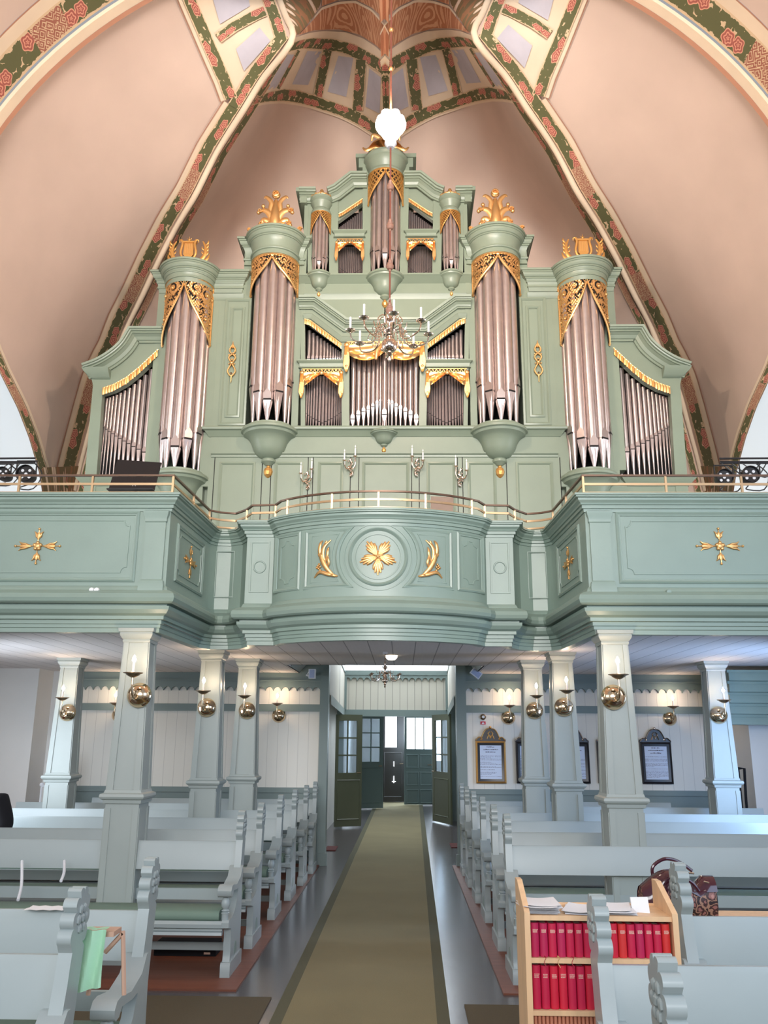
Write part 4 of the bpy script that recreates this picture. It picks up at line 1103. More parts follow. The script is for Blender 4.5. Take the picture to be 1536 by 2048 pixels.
# ---- gilded curtains
def curtain(x0, x1, zt, hl, sag, tail, mid, name='gilded_curtain'):
    """pelmet lattice, two swags and tails; mid: 'peak' rises to the middle, else hangs lower in two bows"""
    mb = MB(); y = YO-.03; W_ = x1-x0
    # lattice pelmet
    mb.box(x0, x1, y-.012, y, zt-.010, zt); mb.box(x0, x1, y-.012, y, zt-hl, zt-hl+.010)
    n = max(7, int(W_/.042)); d = W_/n
    for i in range(n):
        a = x0+i*d
        mb.prism([(a, zt-hl+.008), (a+.008, zt-hl+.008), (a+d/2+.004, zt-.008), (a+d/2-.004, zt-.008)], y-.010, y-.002)
        mb.prism([(a+d, zt-hl+.008), (a+d-.008, zt-hl+.008), (a+d/2-.004, zt-.008), (a+d/2+.004, zt-.008)], y-.010, y-.002)
    # swags
    z0 = zt-hl
    for q in (0, 1):
        nu, nv = 22, 9; rows = []
        for j in range(nv+1):
            v = j/nv; r = []
            for i in range(nu+1):
                u = i/nu; x = x0+W_/2*u if q == 0 else x1-W_/2*u
                if mid == 'peak': low = sag*(1-.93*u**1.6)
                else: low = sag*(.55+.75*sin(pi*u*.85+.15))*(1 if u < .8 else 1-(u-.8)*1.2)
                z = z0-low*v
                yy = y-.020-.016*sin(v*17+u*5)*(.3+v)-.02*v*sin(pi*u)
                r.append((x, yy, z))
            rows.append(r)
        mb.grid(rows)
        # rosette and tail at the outer end
        xe = x0 if q == 0 else x1
        mb.sphere((xe, y-.03, z0-.005), .026*W_/.45 if W_ < .6 else .035, n=8, sy=.6)
        tw = W_*.07 if W_ < .6 else W_*.045
        rows = []
        for j in range(10):
            v = j/9; w = tw*(.55+.6*v if v < .75 else 1.0-(v-.75)*3.0)
            rows.append([(xe+w*(i/8*2-1), y-.03-.012*abs(sin(i*1.6+v)), z0-tail*v) for i in range(9)])
        mb.grid(rows); mb.sphere((xe, y-.03, z0-tail*.80), tw*.62, n=8, sz=.8, sy=.6)
    if mid == 'peak': mb.sphere((x0+W_/2, y-.035, z0-.01), .03 if W_ > .4 else .02, n=8, sy=.6)
    else:
        for e in (-1, 1):
            for j in range(1): mb.tube([(x0+W_/2+e*.03, y-.03, z0-.01), (x0+W_/2+e*.09, y-.05, z0-.10), (x0+W_/2+e*.10, y-.05, z0-.21)], [.02, .035, .016], n=8)
    return part(mb, name, M['gold'], ang=60)
for s in (-1, 1):
    (x0, z), (x1, _) = O(602, 740), O(680, 740); xs = sorted((s*-x0, s*-x1)); curtain(xs[0], xs[1], z, .055, .17, .33, 'peak')
    (x0, z), (x1, _) = O(671, 481), O(723, 481); xs = sorted((s*-x0, s*-x1)); curtain(xs[0], xs[1], z, .055, .13, .27, 'peak')
(x0, z), (x1, _) = O(693, 686), O(841, 686); xr = max(-x0, x1); curtain(-xr, xr, z, .045, .17, .36, 'bows')
# ================================================================== THE GALLERY FRONT
gal = empty('gallery_parapet', 'sage green panelled gallery parapet with bowed centre and gilded ornaments', 'balcony', (0, 6.98, 2.5))
def gp(mb, name, mats, **k): return part(mb, name, mats, parent=gal, **k)
mb = MB(); mb.plan(FRONT, [(-.10, 3.672), (.085, 3.672), (.10, 3.665), (.10, 3.648), (.088, 3.646), (.088, 3.634), (.068, 3.63), (.066, 3.612), (.045, 3.592), (.040, 3.578), (.028, 3.576), (.028, 3.548), (.012, 3.545), (.010, 3.52), (-.02, 3.515)]); gp(mb, 'top_cornice', M['gallery'], ang=14)
mb = MB(); mb.plan(FRONT, [(-.10, 3.66), (0, 3.53), (0, 2.88), (.012, 2.87), (.03, 2.83), (.03, 2.79), (-.10, 2.79)]); gp(mb, 'panelled_front', M['gallery'], ang=30)
mb = MB(); mb.plan(FRONT, [(-.1, 2.84), (.03, 2.84), (.07, 2.825), (.105, 2.80), (.115, 2.765), (.105, 2.735), (.085, 2.722), (.035, 2.720), (.035, 2.704), (.062, 2.702), (.058, 2.675), (.036, 2.645), (.004, 2.628), (.004, 2.60), (-.02, 2.595), (-.02, 2.565), (-.03, 2.56), (-.03, 2.535), (-.04, 2.53), (-.04, 2.495), (-.12, 2.495), (-.12, 2.60)]); gp(mb, 'base_cornice', M['gallery'], ang=20)
mb = MB()
for s in (-1, 1):
    a, b = sorted((s*1.79, s*1.96)); mb.box(a, b, 6.95, 6.99, 2.83, 3.53); mb.box(a-.015, b+.015, 6.935, 6.99, 3.43, 3.53); mb.box(a-.01, b+.01, 6.94, 6.99, 2.83, 2.90)
for k in (-1, 1):
    mb2 = MB(); a, b = sorted((k*1.79, k*1.96)); mb2.box(a, b, 6.955, 6.99, 2.83, 3.50); mb2.plan([(a, 6.99), (a, 6.955), (b, 6.955), (b, 6.99)], [(0, 3.53), (.025, 3.52), (.02, 3.49), (.008, 3.46), (.008, 3.43), (0, 3.42)]); mb2.plan([(a, 6.99), (a, 6.955), (b, 6.955), (b, 6.99)], [(0, 2.93), (.012, 2.92), (.02, 2.88), (.02, 2.83)]); gp(mb2, 'pilaster', M['gallery'], ang=30)
FPR = [(-.02, 0), (-.02, .009), (-.006, .018), (.006, .010), (.014, .010), (.018, 0)]
THIN = [(-.006, 0), (-.004, .006), (.004, .006), (.006, 0)]
def fr(f, path, prof=FPR, name='panel_frame', closed=True, sub=.05):
    mb = MB(f); mb.wall(path, prof, closed=closed, sub=sub); return gp(mb, name, M['gallery'], ang=30)
def notch(x0, x1, z0, z1, r):
    P = []
    for cx, cz, a0 in ((x0, z0, pi/2), (x1, z0, pi), (x1, z1, 3*pi/2), (x0, z1, 2*pi)):
        P += [(cx+r*cos(a0-pi/2*i/5), cz+r*sin(a0-pi/2*i/5)) for i in range(6)]
    return P
def rect(x0, x1, z0, z1): return [(x0, z0), (x1, z0), (x1, z1), (x0, z1)]
fw_ = lambda x, y, z: (x, 6.98+y, z)
def cross_orn(mp, cx, cz, k=1.0, label=None):
    mb = MB(mp)
    mb.sphere((cx, -.01, cz), .032*k, n=12, sy=.6)
    for a in range(5):
        t = a*2*pi/5+.3; mb.sphere((cx+.026*k*cos(t), -.014, cz+.026*k*sin(t)), .017*k, n=8, sy=.7)
    for a, L in ((0, .19), (pi/2, .15), (pi, .19), (3*pi/2, .15)):
        c, s_ = cos(a), sin(a)
        def Q(u, v): return (cx+k*(u*c-v*s_), -.008, cz+k*(u*s_+v*c))
        mb.tube([Q(.03, 0), Q(L-.01, 0)], .004*k, n=5)
        mb.tube([Q(.055, 0), Q(.08, 0), Q(L*.65, 0), Q(L*.78, .0)], [.006*k, .018*k, .020*k, .012*k], n=8, flat=.5, up=(0, 1, 0))
        for q in (-1, 1): mb.tube([Q(.07, q*.006), Q(L*.55, q*.018), Q(L*.75, q*.024), Q(L*.85, q*.040)], [.006*k, .010*k, .008*k, .002*k], n=6)
        mb.sphere(Q(L, 0), .011*k, n=8)
    return gp(mb, 'gilded_cross', M['gold'], ang=60)
for s, cpx in ((-1, 75), (1, 1440)):
    cx = float(PY(cpx, 1092, 6.97)[0]); cz = float(PY(cpx, 1092, 6.97)[2]); hw = .83
    z0, z1_ = float(PY(275, 1159, 6.97)[2]), float(PY(275, 1027, 6.97)[2])
    fr(fw_, rect(cx-hw, cx+hw, z0, z1_)); fr(fw_, notch(cx-hw+.06, cx+hw-.06, z0+.06, z1_-.06, .05), THIN)
    cross_orn(fw_, cx, cz)
    fr(fw_, rect(cx-s*(-2.1)-.83, cx-s*(-2.1)+.83, z0, z1_)) if False else None
    # return panel
    A = Vector((s*1.76, 6.98)); B = Vector((s*1.70, 8.18)); d = (B-A).normalized(); n = Vector((d.y, -d.x)) if s < 0 else Vector((-d.y, d.x))
    def mp(x, y, z, A=A, d=d, n=n): return (A.x+d.x*x-n.x*y, A.y+d.y*x-n.y*y, z)
    fr(mp, rect(.22, 1.02, 2.98, 3.45)); fr(mp, notch(.28, .96, 3.04, 3.39, .04), THIN)
    cross_orn(mp, .62, 3.21, .95)
    # recess
    fr(lambda x, y, z: (x, 8.29+y, z), rect(*sorted((s*1.64, s*1.46)), 3.0, 3.46), THIN)
    # pilaster
    f2 = lambda x, y, z: (x, 7.92+y, z)
    x0, x1 = sorted((s*1.225, s*1.055)); fr(f2, rect(x0, x1, 2.99, 3.47), [(-.008, 0), (-.006, .008), (.006, .008), (.008, 0)])
    cxp = s*1.14; fr(f2, [(cxp+.055*cos(a), 3.23+.055*sin(a)) for a in np.linspace(0, 2*pi, 24, endpoint=False)], [(-.008, 0), (-.004, .010), (.004, .010), (.008, 0)], sub=0)
def bowf(x, y, z):
    R = 1.28; c = math.sqrt(R*R-1.01**2); xx = max(-1.2, min(1.2, x)); q = math.sqrt(R*R-xx*xx)
    yy = 7.86-(q-c)*.82; n = Vector((xx*.82/q, -1)).normalized()
    return (x+n.x*(-y), yy+n.y*(-y), z)
cz = 3.235
circ = lambda r, n=48: [(r*cos(a), cz+r*sin(a)) for a in np.linspace(0, 2*pi, n, endpoint=False)]
fr(bowf, circ(.255), [(-.015, 0), (-.012, .012), (.0, .020), (.010, .010), (.018, 0)], sub=0, name='medallion_frame')
fr(bowf, circ(.205), THIN, sub=0, name='medallion_frame'); fr(bowf, circ(.305), THIN, sub=0, name='medallion_frame')
for s in (-1, 1):
    for (xo, R_, h, pr) in ((.665, .365, .262, FPR), (.615, .42, .215, THIN)):
        zt_, zb_ = cz+h, cz-h; a0 = math.asin(h/R_) if h < R_ else pi/2
        pts = [(s*xo, zb_), (s*R_*cos(a0)*1.0, zb_)]
        pts += [(s*R_*cos(a), cz+R_*sin(a)) for a in np.linspace(-a0, a0, 13)][1:-1]
        pts += [(s*R_*cos(a0), zt_), (s*xo, zt_)]
        if s < 0: pts = pts[::-1]
        fr(bowf, pts, pr, sub=0)
    fr(bowf, rect(*sorted((s*.735, s*.965)), cz-.255, cz+.255)); fr(bowf, notch(*sorted((s*.78, s*.92)), cz-.20, cz+.20, .05), THIN)
    # palm spray
    mb = MB(bowf); bx_ = s*.50
    def L2(*p): return [(bx_+s*-a, cz+b) for a, b in p]
    def lf(pts, w): leafc(mb, pts, w, dep=-.006, flat=.45)
    lf(L2((.10, -.165), (.03, -.08), (-.01, .03), (.03, .16)), .020); lf(L2((.03, -.08), (.005, .02), (.015, .10), (.07, .165)), .016); lf(L2((.01, -.02), (-.025, .05), (-.02, .13), (-.005, .165)), .014)
    lf(L2((.05, -.11), (.015, -.03), (-.03, .03), (-.035, .07)), .012); lf(L2((.04, -.10), (.06, -.05), (.05, .0), (.045, .03)), .012); lf(L2((.02, -.05), (.045, .02), (.05, .07), (.055, .10)), .012)
    lf(L2((.13, -.17), (.06, -.155), (-.02, -.13), (-.075, -.175)), .016); lf(L2((.14, -.172), (.10, -.165), (.06, -.14)), .012)
    for a, b in ((-.02, -.08), (-.035, -.095), (-.02, -.11), (-.04, -.07), (-.05, -.085), (-.03, -.055)): mb.sphere((bx_+s*-a, -.014, cz+b), .011, n=8)
    gp(mb, 'gilded_palm', M['gold'], ang=60)
mb = MB(bowf)
for k in range(5):
    a = pi/2+2*pi*k/5+pi/5
    for j, (da, L) in enumerate(((-.34, .125), (-.17, .15), (0, .17), (.17, .15), (.34, .125))):
        t = a+da; mb.tube([(.02*cos(t), -.010, cz+.02*sin(t)), (.09*cos(t), -.014, cz+.09*sin(t)), (L*cos(t), -.007, cz+L*sin(t))], [.006, .017, .008], n=6, flat=.6, up=(0, 1, 0))
    t = a+pi/5; mb.tube([(0, -.018, cz), (.05*cos(t), -.018, cz+.05*sin(t))], [.012, .003], n=5)
mb.sphere((0, -.016, cz), .014, n=8); gp(mb, 'gilded_star_flower', M['gold'], ang=60)

# ---- brass railing
rl = empty('railing', 'thin brass railing with dark top rail along the gallery parapet', 'railing', (0, 6.98, 3.67))
RAILP = [(-5.6, 6.98), (-1.76, 6.98), (-1.70, 8.14), (-1.60, 8.22), (-1.46, 8.26), (-1.32, 8.10), (-1.24, 7.95), (-1.01, 7.93)]+BOW[1:-1]
RAILP = RAILP+[(-x, y) for x, y in RAILP[:8]][::-1]
def rl_part(z, w, h, name, mt):
    mb = MB(); mb.plan(RAILP, [(-w, z-h), (w, z-h), (w, z+h), (-w, z+h), (-w, z-h)]); part(mb, name, M[mt], parent=rl, ang=30)
rl_part(3.845, .011, .008, 'top_rail', 'raild'); rl_part(3.768, .006, .010, 'middle_rail', 'railb'); rl_part(3.69, .010, .008, 'bottom_rail', 'railb')
pxs = [-2.9, -2.37, -1.77, -1.73, -1.69, -1.30, -1.05, -.88, -.44]
posts = [(-3.1, 6.98), (-2.46, 6.98), (-1.76, 6.98), (-1.73, 7.6), (-1.70, 8.14), (-1.32, 8.10), (-1.01, 7.93)]+[bowf(x, 0, 0)[:2] for x in (-.87, -.43, 0)]
posts += [(-x, y) for x, y in posts[:-1]]
for x, y in posts:
    mb = MB(); mb.box(x-.009, x+.009, y-.009, y+.009, 3.67, 3.84); part(mb, 'rail_post', M['railb'], parent=rl, smooth=False)

# ---- things on the gallery
mb = MB()
p0 = PY(218, 975, 7.35); p1 = PY(309, 975, 7.35)
x0, x1 = float(p0[0]), float(p1[0]); z0, z1_ = float(PY(260, 976, 7.35)[2]), float(PY(260, 921, 7.5)[2])
ms = empty('music_stand', 'black music stand desk behind the left railing in front of the organ wing', 'music stand', ((x0+x1)/2, 7.4, 2.75))
mb.add([(x0, 7.35, z0), (x1, 7.35, z0-.015), (x1, 7.5, z1_-.02), (x0, 7.5, z1_+.01), (x0, 7.365, z0), (x1, 7.365, z0-.015), (x1, 7.515, z1_-.02), (x0, 7.515, z1_+.01)], [(0, 1, 2, 3), (7, 6, 5, 4), (0, 4, 5, 1), (1, 5, 6, 2), (2, 6, 7, 3), (3, 7, 4, 0)])
mb.box(x0, x1, 7.29, 7.36, z0-.03, z0-.018); part(mb, 'desk', M['black'], parent=ms, smooth=False)
mb = MB(); xm = (x0+x1)/2+.02
for k in (-1, 1): mb.tube([(xm+k*.018, 7.347, z0+.045), (xm+k*.004, 7.35, z0+.03), (xm+k*.014, 7.347, z0+.018)], .0025, n=4)
part(mb, 'maker_mark', M['white'], parent=ms)
mb = MB(); mb.tube([(xm, 7.45, 2.78), (xm, 7.42, z0+.05)], .012, n=8); part(mb, 'stem', M['black'], parent=ms)
mb = MB(); mb.lathe([(0, 2.75), (.16, 2.75), (.15, 2.77), (.02, 2.79)], (xm, 7.45, 0), n=16); part(mb, 'base', M['black'], parent=ms)

def spotlight(px, py, Y, rr, label, lit, parent_y=None):
    c = PY(px, py, Y); x, z = float(c[0]), float(c[2])
    e = empty('stage_spotlight', label, 'spotlight', (x, Y, z), group=None)
    mb = MB(); A = Matrix.Rotation(radians(90), 3, 'X')
    mb.lathe([(0, .16), (.6*rr, .16), (rr*.9, .10), (rr, .02), (rr, 0), (rr*.93, -.005), (rr*.9, .03), (0, .035)], (x, Y, z), n=20, axis=Matrix.Rotation(radians(-90), 3, 'X')); part(mb, 'housing', M['black'], parent=e, ang=40)
    mb = MB()
    for a, b in ((-.4, .4), (.4, .4), (-.4, -.35), (.4, -.35), (0, 0)): mb.lathe([(0, -.002), (rr*.17, -.002), (rr*.17, .02), (0, .02)], (x+a*rr, Y+.03, z+b*rr), n=10, axis=Matrix.Rotation(radians(-90), 3, 'X'))
    part(mb, 'lens', M['white'], parent=e)
    mb = MB(); mb.tube([(x-rr*1.1, Y+.03, z), (x-rr*1.1, Y+.03, z+rr*1.5), (x+rr*1.1, Y+.03, z+rr*1.5), (x+rr*1.1, Y+.03, z)], .009, n=6); part(mb, 'yoke', M['black'], parent=e)
    mb = MB(); mb.tube(smooth_path([(x, Y+.1, z-rr), (x-.05, Y+.02, z-rr*1.7), (x+.1, Y, z-rr*1.8), (x+.16, Y+.02, z), (x+.05, Y+.03, z+rr*1.5)], 14), .006, n=5); part(mb, 'cable', M['black'], parent=e)
for l in ((3, 946, 7.6, .066, 'left black stage lamp, cut by the picture edge, behind the left railing'), (49, 946, 7.6, .086, 'right one of the two black stage lamps behind the left railing'), (1451, 953, 7.6, .078, 'darker left lamp of the pair behind the right railing'), (1503, 948, 7.6, .084, 'outer round lamp of the pair behind the right railing, reflecting light')):
    spotlight(*l, 0)
for (a, b, lb) in ((-60, 70, 'black lighting bar carrying two stage lamps at the left edge'), (1440, 1600, 'black lighting bar carrying two stage lamps at the right edge')):
    c0, c1 = PY(a, 925, 7.85), PY(b, 925, 7.85); e = empty('lighting_bar', lb, 'lighting bar', (float(c0[0]), 7.62, 2.75))
    mb = MB(); mb.tube([tuple(c0), tuple(c1)], .016, n=8); mb.tube([tuple(c0+np.array([0, 0, .04])), tuple(c1+np.array([0, 0, .045]))], .010, n=6)
    part(mb, 'bar', M['black'], parent=e)
    xm = float((c0[0]+c1[0])/2)+(-.1 if a < 0 else .12); mb = MB(); mb.tube([(xm, 7.85, 2.75), (xm, 7.85, float(c0[2]))], .018, n=8); part(mb, 'post', M['black'], parent=e)
    mb = MB(); 
    for k in range(3): mb.tube(smooth_path([tuple(c0+np.array([.1*k, 0, 0])), tuple(c0+np.array([.2+.1*k, -.03, -.16])), tuple(c0+np.array([.4+.05*k, 0, 0]))], 12), .006, n=5)
    part(mb, 'cable', M['black'], parent=e)
# tilted mirror at the bow
c = [PY(*p, 7.9) for p in ((861, 1022), (906, 1024), (908, 991), (862, 990))]
e = empty('organist_mirror', 'small tilted rectangular mirror standing behind the bowed centre railing', 'mirror', (float(c[0][0])+.1, 7.9, 3.3))
mb = MB(); mirror_m = mat('mirror_glass', (.85, .85, .86), .03, 1.0)
v = [tuple(p+np.array([0, (.05 if k > 1 else 0), 0])) for k, p in enumerate(c)]
mb.add(v+[(x, y+.012, z) for x, y, z in v], [(0, 1, 2, 3), (7, 6, 5, 4), (0, 4, 5, 1), (1, 5, 6, 2), (2, 6, 7, 3), (3, 7, 4, 0)]); part(mb, 'mirror_plate', mirror_m, parent=e, smooth=False)
mb = MB(); x = float(c[0][0])+.1; mb.tube([(x, 7.93, 2.8), (x, 7.93, float(c[0][2])+.02)], .01, n=6); part(mb, 'stand', M['brassd'], parent=e)
# white door stops on the parapet
for px, py, lb in ((186, 1181.5, 'left one of the pair of white knobs on the left parapet wing'), (196, 1181.5, 'right one of the pair of white knobs on the left parapet wing'), (1335, 1185, 'single small green knob under the panel of the right parapet wing')):
    c = PY(px, py, 6.96); mb = MB(); mb.lathe([(0, 0), (.018, 0), (.022, .01), (.022, .03), (.012, .035), (.012, .05), (0, .05)], (float(c[0]), 6.915, float(c[2])), n=14, axis=Matrix.Rotation(radians(-90), 3, 'X'))
    part(mb, 'wall_knob', M['white'] if px < 1000 else M['gallery'], parent=gal)

# ---- double candle brackets on the organ base
def candle_mb(x, y, z, h, r=.010):
    mb = MB(); mb.lathe([(0, z), (r, z), (r, z+h), (r*.5, z+h+r*.3), (0, z+h+r*.4)], (x, y, 0), n=10); return mb
for px, py, flip, lb in ((613, 956, 1, 'leftmost gilt double candle bracket on the organ base'), (700, 930, 1, 'second gilt double candle bracket from the left on the organ base, set higher'), (835, 930, -1, 'third gilt double candle bracket from the left on the organ base, set higher'), (922, 950, -1, 'rightmost gilt double candle bracket on the organ base')):
    c = PY(px, py, YO-.06); x, z = float(c[0]), float(c[2]); e = empty('candle_bracket', lb, 'wall candle bracket', (x, YO, z), group=None)
    mb = MB(); y = YO-.06
    P = smooth_path([(0, -.13), (.03*flip, -.08), (-.02*flip, -.03), (.02*flip, .02), (0, .08)], 16); mb.tube([(x+a, y+.03, z+b) for a, b in P], [.010+.008*abs(sin(i*.9)) for i in range(17)], n=7)
    for k in range(7): mb.sphere((x+.025*sin(k*2.2), y+.01, z-.10+.03*k), .012, n=6)
    for q, hh in ((-1, .05 if flip < 0 else .0), (1, .05 if flip > 0 else .0)):
        P = smooth_path([(0, -.03), (q*.035, -.05), (q*.06, -.01), (q*.062, .03+hh)], 12); mb.tube([(x+a, y-.05*i/12, z+b) for i, (a, b) in enumerate(P)], .007, n=6)
        mb.lathe([(0, 0), (.02, .003), (.026, .012), (.010, .014), (.013, .03), (0, .03)], (x+q*.062, y-.05, z+.03+hh), n=10)
    part(mb, 'bracket', M['silver'], parent=e, ang=50)
    for q, hh in ((-1, .05 if flip < 0 else .0), (1, .05 if flip > 0 else .0)):
        part(candle_mb(x+q*.062, y-.05, z+.06+hh, .075, .009), 'candle', M['candle'], parent=e)
        mb = MB(); mb.lathe([(0, 0), (.008, .012), (.004, .03), (0, .04)], (x+q*.062, y-.05, z+.14+hh), n=8); part(mb, 'bulb', M['candle'], parent=e)

# ================================================================== COLUMNS AND SCONCES
def column(px_cap, py, Y, label, ztop=2.57, k=1.0, pxb=None):
    X = float(PY(px_cap, py, Y)[0]); e = empty('column', label, 'column', (X, Y, 0.012))
    def sq(h, z): return [(X-h, Y-h), (X+h, Y-h), (X+h, Y+h), (X-h, Y+h)]
    t, b = .098*k, .132*k
    mb = MB(); z0, z1_ = 1.24, ztop-.10
    mb.add([(x, y, z0) for x, y in sq(b, 0)]+[(x, y, z1_) for x, y in sq(t, 0)], [(0, 1, 5, 4), (1, 2, 6, 5), (2, 3, 7, 6), (3, 0, 4, 7)])
    def strip(face, u0, u1, za, zb2, wa, wb, o=.010):
        # raised strip; u in fractions of the half width
        for q in face:
            A = [(u0*wa, -wa), (u1*wa, -wa)]; B_ = [(u0*wb, -wb), (u1*wb, -wb)]
            def R_(p, z, off):
                x, y = p[0], p[1]-off; a = q*pi/2
                return (X+x*cos(a)-y*sin(a), Y+x*sin(a)+y*cos(a), z)
            v = [R_(A[0], za, o), R_(A[1], za, o), R_(B_[1], zb2, o), R_(B_[0], zb2, o), R_(A[0], za, -.002), R_(A[1], za, -.002), R_(B_[1], zb2, -.002), R_(B_[0], zb2, -.002)]
            mb.add(v, [(0, 1, 2, 3), (0, 4, 5, 1), (1, 5, 6, 2), (2, 6, 7, 3), (3, 7, 4, 0)])
    for u0, u1 in ((-1.0, -.62), (.62, 1.0)): strip((0, 1, 2, 3), u0, u1, z0, z1_, b, t)
    part(mb, 'shaft', M['column'], parent=e, smooth=False)
    mb = MB(); path = sq(t, 0)
    P = [(X-t, Y-t), (X+t, Y-t), (X+t, Y+t), (X-t, Y+t)]
    mb.plan(P, [(-.03, ztop-.115), (.012, ztop-.115), (.016, ztop-.10), (.012, ztop-.09), (.018, ztop-.085), (.034, ztop-.06), (.038, ztop-.045), (.034, ztop-.03), (.046, ztop-.028), (.05, ztop), (-.05, ztop)], closed=True); part(mb, 'capital', M['column'], parent=e, ang=18)
    mb = MB(); P = [(X-b, Y-b), (X+b, Y-b), (X+b, Y+b), (X-b, Y+b)]
    mb.plan(P, [(-.02, 1.26), (.010, 1.255), (.016, 1.235), (.040, 1.225), (.044, 1.205), (.036, 1.19), (.020, 1.18), (.016, 1.155), (0, 1.15), (-.02, 1.15)], closed=True); part(mb, 'band_moulding', M['column'], parent=e, ang=18)
    mb = MB(); mb.box(X-b, X+b, Y-b, Y+b, .012, 1.17); z0 = .2
    for u0, u1 in ((-1.0, -.66), (.66, 1.0)): strip((0, 1, 2, 3), u0, u1, .2, 1.12, b, b, .008)
    mb.box(X-b-.02, X+b+.02, Y-b-.02, Y+b+.02, .012, .16); part(mb, 'pedestal', M['column'], parent=e, smooth=False)
    return X
def sconce(px, py, Y, label, k=1.0, power=7):
    c = PY(px, py, Y-.04); x, z = float(c[0]), float(c[2]); e = empty('wall_sconce', label, 'wall sconce', (x, Y, z), group=None)
    r = .096*k
    mb = MB(); mb.lathe([(0, -.062*k), (r*.35, -.058*k), (r*.7, -.043*k), (r*.92, -.022*k), (r, -.004), (r*1.03, 0), (r*1.03, .008), (0, .008)], (x, Y-.012, z), n=28, axis=Matrix.Rotation(radians(-90), 3, 'X')); part(mb, 'reflector_disc', M['brass'], parent=e, ang=60)
    mb = MB(); P = smooth_path([(-.05, 0, 0), (-.10, 0, -.035), (-.18, 0, -.02), (-.21, 0, .05), (-.21, 0, .125)], 16)
    mb.tube([(x, Y+p[0]*k, z+p[2]*k) for p in P], .0085*k, n=8)
    Q = smooth_path([(-.08, -.02), (-.12, .03), (-.15, .03), (-.14, -.01), (-.12, .0)], 10); mb.tube([(x, Y+p[0]*k, z+p[1]*k) for p in Q], .006*k, n=6); part(mb, 'arm', M['brass'], parent=e, ang=60)
    yy, zz = Y-.21*k, z+.125*k
    mb = MB(); mb.lathe([(0, 0), (.018, .002), (.050, .020), (.056, .028), (.078, .036), (.078, .040), (.050, .036), (.02, .02), (0, .02)], (x, yy, zz), n=24); part(mb, 'drip_pan', M['brassd'], parent=e, ang=50)
    part(candle_mb(x, yy, zz+.02, .095*k, .0115*k), 'candle', M['candle'], parent=e)
    mb = MB(); mb.lathe([(0, 0), (.008, .003), (.0165, .020), (.015, .032), (.006, .052), (0, .062)], (x, yy, zz+.118*k), n=12); b = part(mb, 'bulb', M['bulb'], parent=e); b.visible_shadow = True
    l = light('sconce_light', 'POINT', (x, yy-.005, zz+.155*k), power, WARM, .02)
    return e
cols = [(283.2, 1257, 7.10, 'front left column with a brass candle sconce, nearest on the left', 2.525), (1221.4, 1257, 7.10, 'front right column with a brass candle sconce, nearest on the right', 2.525),
 (428, 1303, 9.33, 'second column in the row left of the aisle', 2.57), (1120, 1299, 9.33, 'second column in the row right of the aisle', 2.57),
 (499, 1324, 10.30, 'rearmost column left of the aisle, nearest the porch', 2.57), (1062, 1324, 10.30, 'rearmost column right of the aisle, nearest the porch', 2.57),
 (146, 1328, 10.30, 'outermost column at the far left by the plaster pier', 2.57), (1424, 1329, 10.30, 'outermost blue lit column at the far right by the stair', 2.57)]
for c in cols: column(c[0], c[1], c[2], c[3], c[4])
for c in ((276, 1390, 6.965, 'lit brass sconce on the front left column, largest on the left'), (1229, 1394, 6.965, 'lit brass sconce on the front right column, largest on the right'),
          (412, 1415, 9.20, 'lit brass sconce on the second left column'), (1129, 1414, 9.20, 'lit brass sconce on the second right column'),
          (493, 1421, 10.17, 'lit brass sconce on the rearmost left column'), (1070, 1421, 10.17, 'lit brass sconce on the rearmost right column'),
          (133, 1425, 10.17, 'lit brass sconce on the outermost left column'), (1440, 1430, 10.17, 'lit brass sconce on the outermost right column'),
          (557, 1431, 12.4, 'lit brass sconce on the boarded wall just left of the porch'), (236, 1430, 12.4, 'lit brass sconce on the boarded wall half hidden by the front left column'),
          (1017, 1435, 12.4, 'lit brass sconce on the boarded wall just right of the porch'), (1341, 1437, 12.4, 'lit brass sconce on the boarded wall above the rightmost framed board')):
    sconce(*c)

